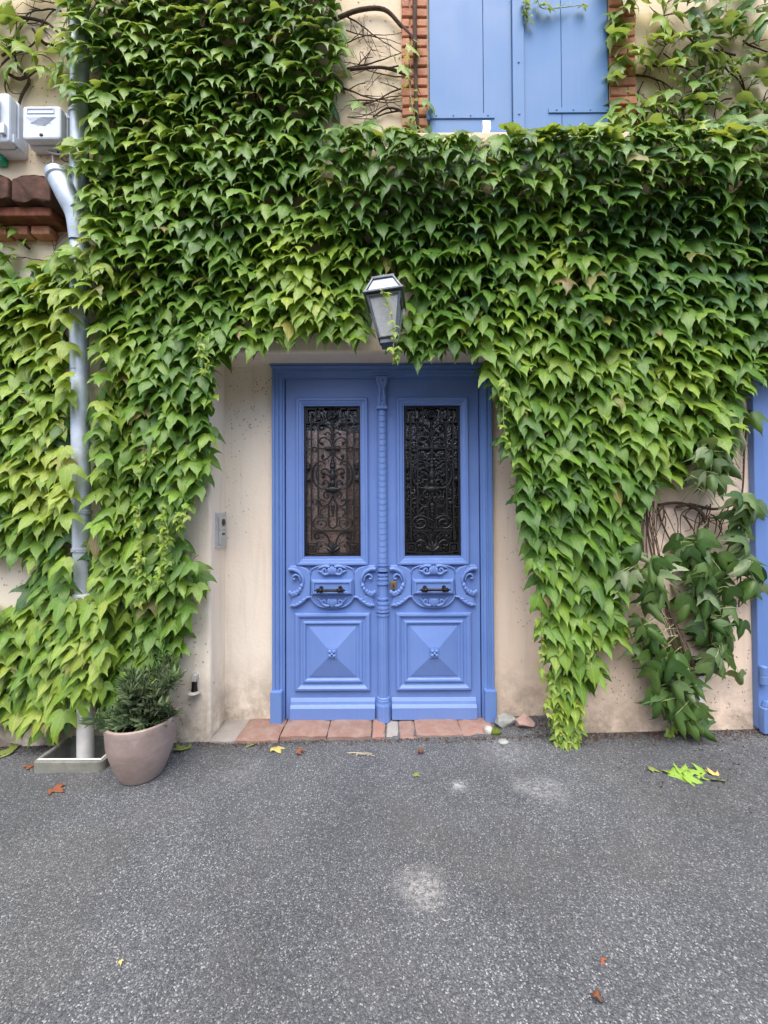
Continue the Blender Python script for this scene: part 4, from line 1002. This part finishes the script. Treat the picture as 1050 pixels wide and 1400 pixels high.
# woody stems: on the bare plaster and beneath the leaves
stems = MB()
def wander(p0, ang, n, step, r, Y, curve=.5, fork=.12, lvl=0, hid=False):
    x, y = p0; pts = [P(x, y, Y)]; rr = [r]
    for i in range(n):
        ang += U(-curve, curve); x += math.cos(ang)*step; y += math.sin(ang)*step
        if (hid and not inpoly(x, y, DENSE)) or (578 < x < 840 and y < 200) or avoid(x, y, 2): break
        pts.append(P(x, y, Y-U(0,.012))); rr.append(r*(1-.75*i/n))
        if lvl < 2 and rnd() < fork: wander((x, y), ang+random.choice((-1,1))*U(.4,1.1), int(n*.55), step*.8, rr[-1]*.7, Y, curve, fork, lvl+1, hid)
    if len(pts) > 2: stems.tube(pts, rr, 5)
for (x0, y0, an, n) in ((470,95,-.1,9),(468,120,.15,9),(470,40,.3,10),(472,140,-.05,9),(470,60,-.3,9),(475,160,.0,9),(470,20,.5,10),(480,150,-.5,8),(555,150,2.8,8),(555,120,3.0,9),(550,105,3.3,8),(545,90,2.9,8)):
    wander((x0, y0), an, n, 9.5, U(.003,.006), WALL_Y-.012, .22, .35)
stems.tube([P(x,y,WALL_Y-.03) for x,y in ((455,28),(490,14),(525,13),(548,35),(562,50),(568,62))], [.012,.012,.011,.011,.010,.009], 7, 5)
stems.tube([P(x,y,WALL_Y-.045) for x,y in ((567,-20),(567,40),(568,90),(569,140),(572,190))], [.014,.014,.013,.012,.012], 7, 4)
stems.tube([P(x,y,WALL_Y-.03) for x,y in ((478,95),(520,92),(550,100),(565,112),(575,130))], [.009,.008,.009,.008,.006], 6, 4)
stems.tube([P(x,y,WALL_Y-.028) for x,y in ((560,160),(545,150),(528,148),(510,160))], [.008,.007,.006,.004], 6, 4)
for _ in range(22): wander((U(860,1045), U(40,170)), U(0,6.28), 8, 9, U(.003,.006), WALL_Y-.012, .4, .3)
for _ in range(9): wander((U(0,100), U(0,110)), U(0,6.28), 8, 9, U(.003,.007), WALL_Y-.014, .4, .3)
for _ in range(8): wander((U(0,95), U(300,420)), U(0,6.28), 8, 9, U(.003,.006), WALL_Y-.014, .4, .3)
for a_ in (((45,40),(62,60),(85,62),(96,75),(100,100)),((0,26),(30,24),(60,30),(75,40),(92,60)),((28,95),(40,110),(30,130),(24,150)),((10,100),(28,108),(50,95)),((0,260),(30,268),(66,290)),((4,300),(30,330),(40,340))):
    stems.tube([P(x,y,WALL_Y-.02) for x,y in a_], [.009,.009,.008,.007,.005][:len(a_)], 6, 5)
for _ in range(70):
    x, y = U(0,1040), U(60,900)
    if inpoly(x, y, DENSE) and not avoid(x,y,4): wander((x, y), U(1.1,2.0)+random.choice((0,3.14)), 9, 14, U(.004,.009), WALL_Y-.035, .4, .25, 0, True)
so_ = stems.build('stem', 'bark', ivy, smooth=True, angle=0); so_['kind'] = 'stuff'
to_ = tailstems.build('tendril', 'petiole_pale', ivy, smooth=True, angle=0); to_['kind'] = 'stuff'
pe = MB()
for it in front.items[:]:
    if it[4] > .1 and rnd() < .3:
        b0 = it[3]; e_ = b0+Vector((U(-.02,.02), U(.04,.09), U(.0,.05))); pe.tube([b0, (b0+e_)/2+Vector((0,0,.01)), e_], .0016, 4)
po_ = pe.build('petiole', 'vine_red', ivy, smooth=True, angle=0); po_['kind'] = 'stuff'
# traces of old rootlets left on the plaster
fl = MB()
def fleck(px, py, Y, n, sx, sy, L=.010):
    for _ in range(n):
        c_ = P(random.gauss(px, sx), random.gauss(py, sy), Y); a_ = U(0, 3.14); l_ = U(.4,1.3)*L
        d_ = Vector((math.cos(a_), 0, math.sin(a_)))*l_; o_ = Vector((0,-.0012,0))
        fl.tube([c_-d_*.5+o_, c_+Vector((-d_.z,0,d_.x))*.2+o_*1.5, c_+d_*.5+o_], [.0008,.0018,.0006], 4)
for (px, py, n, sx, sy) in ((340,520,34,20,9),(360,535,20,12,10),(325,560,20,14,8),(345,580,18,14,8),(365,595,8,8,8),(318,620,14,6,20),(330,680,10,10,40),(313,700,8,3,60),(690,640,16,8,40),(705,720,14,8,40),(715,790,20,10,30),(725,840,16,8,25)):
    fleck(px, py, -.0005, n, sx, sy)
for (px, py, n, sx, sy) in ((272,870,16,8,30),(262,930,12,8,20),(255,970,8,6,12),(840,930,30,18,20),(900,960,30,30,16),(940,860,25,25,25),(1010,900,30,10,40),(1015,640,30,8,40),(930,700,24,20,20),(980,950,20,25,20),(15,800,10,12,14),(60,120,40,20,20),(60,215,30,20,8),(510,90,70,22,50),(920,90,40,40,30)):
    fleck(px, py, WALL_Y-.0005, n, sx, sy, .012)
fo_ = fl.build('rootlet_trace', 'bark', ivy); fo_['kind'] = 'stuff'
for pl_ in (((742,735),(738,770),(730,800),(722,820)),((712,720),(716,745),(706,762)),((748,880),(744,920),(740,930))):
    pass

# ---------------------------------------------------------------- wilted, torn-off vine on the right
wv = thing('wilted_vine', 'limp torn vine with drooping dark and pale leaves left of the side gate', 'vine', P(920, 1000, WALL_Y))
ws = MB(); wp = MB(); wl = LeafSet()
def strand(pts, r, Y, n=6):
    p_, q_ = catmull([P(x, y, Y-dy) for x, y, dy in pts], r, n); ws.tube(p_, q_, 6); return p_
main_ = strand([(884,690,.03),(886,730,.05),(895,775,.09),(908,820,.12),(925,860,.13),(940,910,.12),(950,960,.11)], [.007,.006,.006,.005,.005,.004,.003], WALL_Y)
for _ in range(14):
    o_ = [U(-12,12) for _ in range(4)]
    strand([(884+o_[0],685,.03),(890+o_[1],750,.07),(903+o_[2],815,.11),(928+o_[3],880,.12),(945+o_[0],930,.11)], [.0025,.0025,.002,.002,.0015], WALL_Y)
sec = strand([(900,690,.02),(930,688,.03),(958,700,.05),(965,720,.07),(960,770,.10),(965,820,.11),(972,880,.10)], [.009,.010,.009,.008,.007,.006,.004], WALL_Y)
strand([(899,694,.02),(905,715,.02),(920,745,.02),(926,748,.02)], [.007,.006,.004,.003], WALL_Y); strand([(925,693,.03),(945,690,.04),(975,696,.05),(1005,690,.05)], [.010,.010,.009,.006], WALL_Y)
third = strand([(1025,560,.02),(1018,610,.02),(1016,660,.03),(1012,700,.05),(1014,760,.07),(1010,830,.08)], [.006,.006,.005,.005,.004,.003], WALL_Y)
for _ in range(26):
    x, y = U(900,1010), U(685,712); strand([(x,y,.03),(x+U(-15,15),y+U(8,22),.04),(x+U(-20,20),y+U(20,60),.05)], [.004,.003,.0015], WALL_Y, 4)
DK = [(.036,.085,.018),(.050,.112,.022),(.070,.140,.026),(.092,.165,.034)]; PALE = [(.13,.20,.075),(.18,.25,.11),(.27,.33,.18),(.10,.165,.045)]
def wcluster(cx, cy, sx, sy, n, Y, pal, s0, s1, lean, anchor, up=.3):
    for i in range(n):
        x, y = random.gauss(cx, sx), random.gauss(cy, sy); yy = Y-U(0,.12)
        pos = P(x, y, yy); k = random.randrange(4)
        bs = leaf_basis(R(U(-8,34)), R(U(-80,80)), R(random.gauss(lean, 22)))
        wl.add(WILT, k, pos, U(s0, s1), bs, random.choice(pal))
        if anchor and rnd() < .4:
            a_ = min(anchor, key=lambda q_: (q_-pos).length+U(0,.15)); m_ = (pos+a_)/2+Vector((U(-.02,.02), -.02, U(.0,.03)))
            wp.tube([a_, m_, pos], .0014, 4, 3)
Y0 = WALL_Y-.05
MIX = DK+DK[1:]+PALE[3:]+PALE[:1]
wcluster(868, 795, 10, 20, 8, Y0-.06, PALE, .08, .12, 5, main_)
wcluster(893, 790, 10, 24, 14, Y0-.06, DK[1:]+PALE, .085, .125, 10, main_)
wcluster(888, 862, 9, 18, 12, Y0-.04, MIX, .09, .13, 14, main_)
wcluster(908, 905, 11, 20, 20, Y0-.04, MIX, .10, .145, 16, main_)
wcluster(930, 935, 10, 22, 22, Y0-.03, MIX, .10, .145, 16, main_)
wcluster(948, 968, 7, 12, 9, Y0-.02, DK[1:], .09, .13, 14, main_)
wcluster(950, 742, 15, 12, 16, Y0, DK, .09, .135, -4, sec)
wcluster(968, 790, 16, 22, 30, Y0-.02, MIX, .095, .14, -2, sec)
wcluster(985, 845, 14, 20, 22, Y0-.01, MIX, .095, .14, -2, sec)
wcluster(996, 885, 9, 10, 7, Y0, DK+PALE[:1], .09, .13, 0, sec)
wcluster(978, 905, 5, 5, 3, Y0-.05, PALE[1:], .11, .14, 0, sec)
wcluster(1024, 692, 8, 10, 10, Y0-.04, MIX, .10, .145, -14, third)
wcluster(1012, 745, 8, 16, 10, Y0-.02, MIX, .09, .13, -8, third)
wcluster(1032, 780, 6, 12, 8, Y0-.04, DK+PALE[1:2], .09, .13, -20, third)
wcluster(990, 610, 14, 22, 20, Y0-.06, PALE+PALE[3:]+DK[2:]+DK[2:], .09, .135, 8, third)
wcluster(976, 645, 11, 10, 7, Y0-.07, PALE[3:]+PALE[:1], .10, .14, 6, sec)
for (a_, c_) in (((840,812),(884,780)),((850,780),(880,772)),((870,830),(900,795)),((875,870),(905,830)),((860,805),(890,775)),((975,595),(1000,628)),((950,660),(985,695)),((945,650),(990,685)),((985,600),(1010,640)),((955,668),(975,690))):
    p_, q_ = P(*a_, Y0-.13), P(*c_, Y0-.07); wp.tube([p_, (p_+q_)/2+Vector((0,-.01,.012)), q_], .0022, 5, 4)
leaf_objects(wl.items[:300], 'wilted_leaf', wv)
o_ = ws.build('stem', 'bark', wv, smooth=True, angle=0); o_['kind'] = 'stuff'
o_ = wp.build('petiole', 'petiole_pale', wv, smooth=True, angle=0); o_['kind'] = 'stuff'

# ---------------------------------------------------------------- pot and shrub
pc = Vector((-1.290, -.515, 0)); pg = gz(pc.x, pc.y)+.002; pH = P(188, 990, pc.y).z-pg+.035
pot = thing('plant_pot', 'weathered terracotta pot beside the drain', 'pot', (pc.x, pc.y, pg))
prf = [(.085,0),(.098,.004),(.112,.03),(.130,.075),(.148,.13),(.160,.18),(.167,pH-.03),(.170,pH-.012),(.169,pH-.003),(.165,pH),(.155,pH),(.150,pH-.006),(.148,pH-.03),(.142,pH-.07)]
m = MB(); m.lathe(prf, 48, (pc.x, pc.y, pg), mod=lambda r, h, a: (r*(1+.010*math.sin(a*2+1)), h+.004*math.sin(a+2)*(h/.25))); m.build('vessel', 'pot_clay', pot, smooth=True)
m = MB(); zz = pg+pH-.055; ring = []
m.v.append((pc.x, pc.y, zz+.02))
for r_ in (.05,.10,.147):
    for k in range(24): a_ = k*math.pi/12; m.v.append((pc.x+r_*math.cos(a_), pc.y+r_*math.sin(a_), zz+.02*(1-r_/.147)+U(-.006,.006)))
m.f = [(0,1+k,1+(k+1)%24) for k in range(24)]+[(1+j*24+k,1+(j+1)*24+k,1+(j+1)*24+(k+1)%24,1+j*24+(k+1)%24) for j in range(2) for k in range(24)]
m.build('soil', 'soil', pot, smooth=True, angle=0)
shb = thing('potted_shrub', 'bushy dark green shrub with narrow leaves growing in the terracotta pot', 'shrub', (pc.x, pc.y, zz))
NARROW = []
for k in range(3):
    v_ = []; f_ = []; n_ = 6
    for i in range(n_+1):
        t_ = i/n_; w_ = .13*math.sin(math.pi*(t_**.8))**.8+(.006 if i in (0,n_) else 0); zc_ = -.18*t_*t_*(k-.6)
        v_ += [(-w_, -t_, zc_+.04), (0, -t_, zc_), (w_, -t_, zc_+.04)]
    for i in range(n_):
        o = i*3; f_ += [(o,o+3,o+4,o+1),(o+1,o+4,o+5,o+2)]
    NARROW.append((v_, f_, [(p_[0], p_[1]) for p_ in v_]))
sl_ = LeafSet(); stm = MB()
SG = [(.045,.095,.040),(.060,.120,.050),(.032,.070,.030),(.10,.165,.075),(.085,.15,.04)]
for i in range(64):
    base = Vector((pc.x+U(-.06,.06), pc.y+U(-.06,.05), zz+.01))
    low = i < 16
    a_ = U(0, 6.28); L = U(.10,.17) if low else U(.16,.33)
    sp_ = U(.6,1.0)*.17; tip = base+Vector((math.cos(a_)*sp_*(1.0 if low else .75)+(.055 if not low else -.02), math.sin(a_)*sp_*.75-.015, L*(.55 if low else 1.0)*(1.0-.35*abs(math.cos(a_))*rnd())))
    mid_ = (base+tip)/2+Vector((0,0,.03)); pts, rr = catmull([base, mid_, tip], [.003,.0022,.0012], 6); stm.tube(pts, rr, 5)
    for q in range(3, len(pts)):
        for _ in range(4):
            d_ = (pts[q]-pts[q-1]).normalized(); out_ = Vector((U(-1,1), U(-1,1), U(-.3,1))).normalized()
            ldir = (d_*.8+out_).normalized(); nrm = ldir.orthogonal().normalized(); nrm = (nrm+Vector((0,-.3,.8))); nrm = (nrm-ldir*nrm.dot(ldir)).normalized()
            yv = -ldir; xv = yv.cross(nrm); bs = Matrix((xv, yv, nrm)).transposed()
            sl_.add(NARROW, random.randrange(3), pts[q]+Vector((U(-.004,.004),)*3), U(.04,.068), bs, random.choice(SG if not low else SG+[SG[3],SG[4]]))
stuff_mesh(sl_.items, 'foliage', 'shrub_leaf', shb); o_ = stm.build('stem', 'bark', shb, smooth=True, angle=0); o_['kind'] = 'stuff'

# ---------------------------------------------------------------- stones by the door
def ground_at(px, py):
    d = ray(px, py); t_ = -CAM.z/d.z
    for _ in range(4): p_ = CAM+d*t_; t_ = (gz(p_.x, p_.y)-CAM.z)/d.z
    return CAM+d*t_
def stone(px, py, sx, sy, sz, mat, label, seed, cut=.75):
    c_ = ground_at(px, py); b2 = bmesh.new(); bmesh.ops.create_icosphere(b2, subdivisions=3, radius=1)
    rs = random.Random(seed); pl = [Vector((rs.uniform(-1,1), rs.uniform(-1,1), rs.uniform(-.6,1))).normalized() for _ in range(9)]
    for v in b2.verts:
        for n_ in pl:
            d_ = v.co.dot(n_)-cut
            if d_ > 0: v.co -= n_*d_
        v.co += Vector(noise.noise_vector(v.co*3+Vector((seed,0,0))))*.05
        v.co = Vector((v.co.x*sx, v.co.y*sy, v.co.z*sz))
    me = bpy.data.meshes.new('stone'); b2.to_mesh(me); b2.free(); me.materials.append(M[mat]); me.polygons.foreach_set('use_smooth', [True]*len(me.polygons)); me.set_sharp_from_angle(angle=R(28))
    o = bpy.data.objects.new('stone', me); COL.objects.link(o); o.location = c_+Vector((0,0,sz*.55)); return tag(o, label, 'stone', 'stones beside the door')
stone(688, 992, .085, .05, .05, 'stone_grey', 'flat grey-green stone lying against the door frame foot', 1, .58)
stone(715, 993, .075, .05, .05, 'stone_pink', 'pinkish angular stone beside the flat grey one', 2, .58)
stone(688, 1016, .033, .025, .014, 'stone_grey', 'small round grey pebble on the asphalt before the stones', 3, .9)
stone(668, 1002, .028, .028, .028, 'stone_light', 'small pale rounded stone next to the mossy lump', 4, .9)
o_ = stone(677, 1003, .036, .028, .022, 'moss', 'little moss-covered lump among the stones', 5, .9)

# ---------------------------------------------------------------- fallen leaves and bits on the street
def fallen(px, py, size, mat, rot_, label, lib=None, k=0, lift=.004, tilt=.15):
    v_, f_, uv_ = (lib or SHAPES)[k]; me = bpy.data.meshes.new('fallen_leaf'); me.from_pydata([(x, y+.5, -z*.45 if lib is None else z*.6) for x, y, z in v_], [], f_)
    me.polygons.foreach_set('use_smooth', [True]*len(me.polygons)); me.materials.append(M[mat])
    o = bpy.data.objects.new('fallen_leaf', me); COL.objects.link(o); c_ = ground_at(px, py)
    mz = min(v.co.z for v in me.vertices)*size
    o.location = (c_.x, c_.y, c_.z-mz+lift); o.scale = (size,)*3; o.rotation_euler = (U(-tilt,tilt), U(-tilt,tilt), rot_)
    sol = o.modifiers.new('thickness', 'SOLIDIFY'); sol.thickness = .012
    return tag(o, label, 'leaf', 'fallen leaves on the street')
fallen(345, 1014, .10, 'dry_leaf_green', 2.2, 'curled olive green fallen leaf in front of the left door step', None, 1, .004, .3)
fallen(380, 1027, .075, 'dry_leaf_yellow', .6, 'yellow fallen leaf lying flat before the door step', None, 0)
fallen(412, 1031, .05, 'dry_leaf_brown', 1.9, 'shrivelled brown leaf before the door step, right of the yellow one', WILT, 0, .006)
fallen(247, 1023, .095, 'dry_leaf_green', 4.0, 'greenish yellow fallen leaf at the plaster wall corner beside the pot', None, 3, .004, .25)
fallen(80, 1081, .075, 'dry_leaf_brown', 1.2, 'brown dry leaf on the asphalt in front of the drain box', None, 5)
fallen(40, 1050, .05, 'dry_leaf_brown', .4, 'small rusty leaf beside the drain box corner', None, 1)
fallen(4, 1030, .10, 'dry_leaf_green', 5.0, 'green fallen leaf at the wall foot past the drain box', None, 4)
fallen(829, 1319, .024, 'dry_leaf_red', .8, 'tiny orange-red leaf alone on the open asphalt', None, 2)
fallen(817, 1368, .027, 'dry_leaf_brown', 2.6, 'tiny brown leaf with a stalk on the open asphalt', WILT, 1)
fallen(165, 1318, .014, 'dry_leaf_yellow', .5, 'tiny yellow leaf scrap on the open asphalt', None, 2)
fallen(571, 1061, .035, 'dry_leaf_green', 1.0, 'small green leaf scrap on asphalt before the right door leaf', None, 2)
fallen(575, 1032, .045, 'dry_leaf_brown', 0.1, 'dark twisted leaf stalk before the right door leaf', WILT, 2, .006)
for i, (px, py, sz, mt, r_) in enumerate(((896,1055,.05,'dry_leaf_green',1),(912,1056,.045,'dry_leaf_green',2),(930,1063,.085,'fresh_leaf_green',.3),(938,1056,.09,'fresh_leaf_green',2.6),(950,1068,.08,'fresh_leaf_green',.9),(953,1058,.085,'fresh_leaf_green',4.4),(978,1067,.07,'dry_leaf_green',5.2),(972,1056,.05,'dry_leaf_yellow',3.1))):
    fallen(px, py, sz, mt, r_, ['faded round leaf farthest left of the fallen sprig','faded round leaf next to the fallen sprig','bright green leaf of the fallen sprig pointing to the street','bright green leaf at the back of the fallen sprig','bright green leaf lying on the sprig end','bright green leaf curled over the sprig','dull green leaf beyond the bright fallen sprig','yellowed leaf scrap beyond the bright fallen sprig'][i], None if i > 1 else YOUNG, i % 2, .004, .3)
m = MB(); 
for k in range(7):
    c_ = ground_at(480+k*4, 1033+U(-2,2)); m.tube([c_+Vector((U(-.03,0),U(-.01,.01),.004)), c_+Vector((0,U(-.01,.01),.012)), c_+Vector((U(.02,.05),U(-.01,.01),.004))], .0022, 4, 3)
o_ = tag(m.build('straw', 'straw'), 'little pale wisp of straw before the door step', 'straw', kind='stuff')
c_ = ground_at(806, 1362); e_ = ground_at(775, 1335)
tag(MB().tube([e_+Vector((0,0,.004)), (c_+e_)/2+Vector((.01,.01,.005)), c_+Vector((0,0,.004))], .0016, 5, 4).build('twig', 'bark'), 'thin dry twig beside the tiny brown leaf on the asphalt', 'twig')
# crumbs of earth, mortar and leaf bits along the wall foot
cr = MB()
def crumb(p_, s_):
    o = len(cr.v); q_ = [Vector((U(-1,1),U(-1,1),U(-.3,1)))*s_ for _ in range(5)]
    cr.v += [tuple(p_+Vector((0,0,s_*.3))+d_) for d_ in q_]; cr.f += [(o,o+1,o+2),(o,o+2,o+3),(o+1,o+3,o+4),(o,o+3,o+1),(o+2,o+4,o+3),(o+1,o+4,o+2)]
for _ in range(3600):
    r_ = rnd()
    if r_ < .35: x, y = U(1.1, 2.5), WALL_Y-.012-abs(random.gauss(0,.05))
    elif r_ < .55: x, y = U(AL,AR), -.245-abs(random.gauss(0,.025))
    elif r_ < .70: x, y = U(-2.5,AL), WALL_Y-abs(random.gauss(0,.06))
    elif r_ < .78: x, y = AL+abs(random.gauss(.03,.05)), U(-.24,-.01)
    elif r_ < .88: x, y = AR-abs(random.gauss(.1,.1)), U(-.26,-.01)
    else: x, y = U(1.2,2.6), U(-.9,-.25)
    if HX0-.03 < x < HX1+.03 and y > HY0-.03: continue
    crumb(Vector((x, y, gz(x,y)+.002)), U(.002,.008)*(1.3 if rnd() < .1 else 1))
tag(cr.build('debris', 'crumb'), 'brown crumbs of earth and leaf litter along the wall foot', kind='stuff')
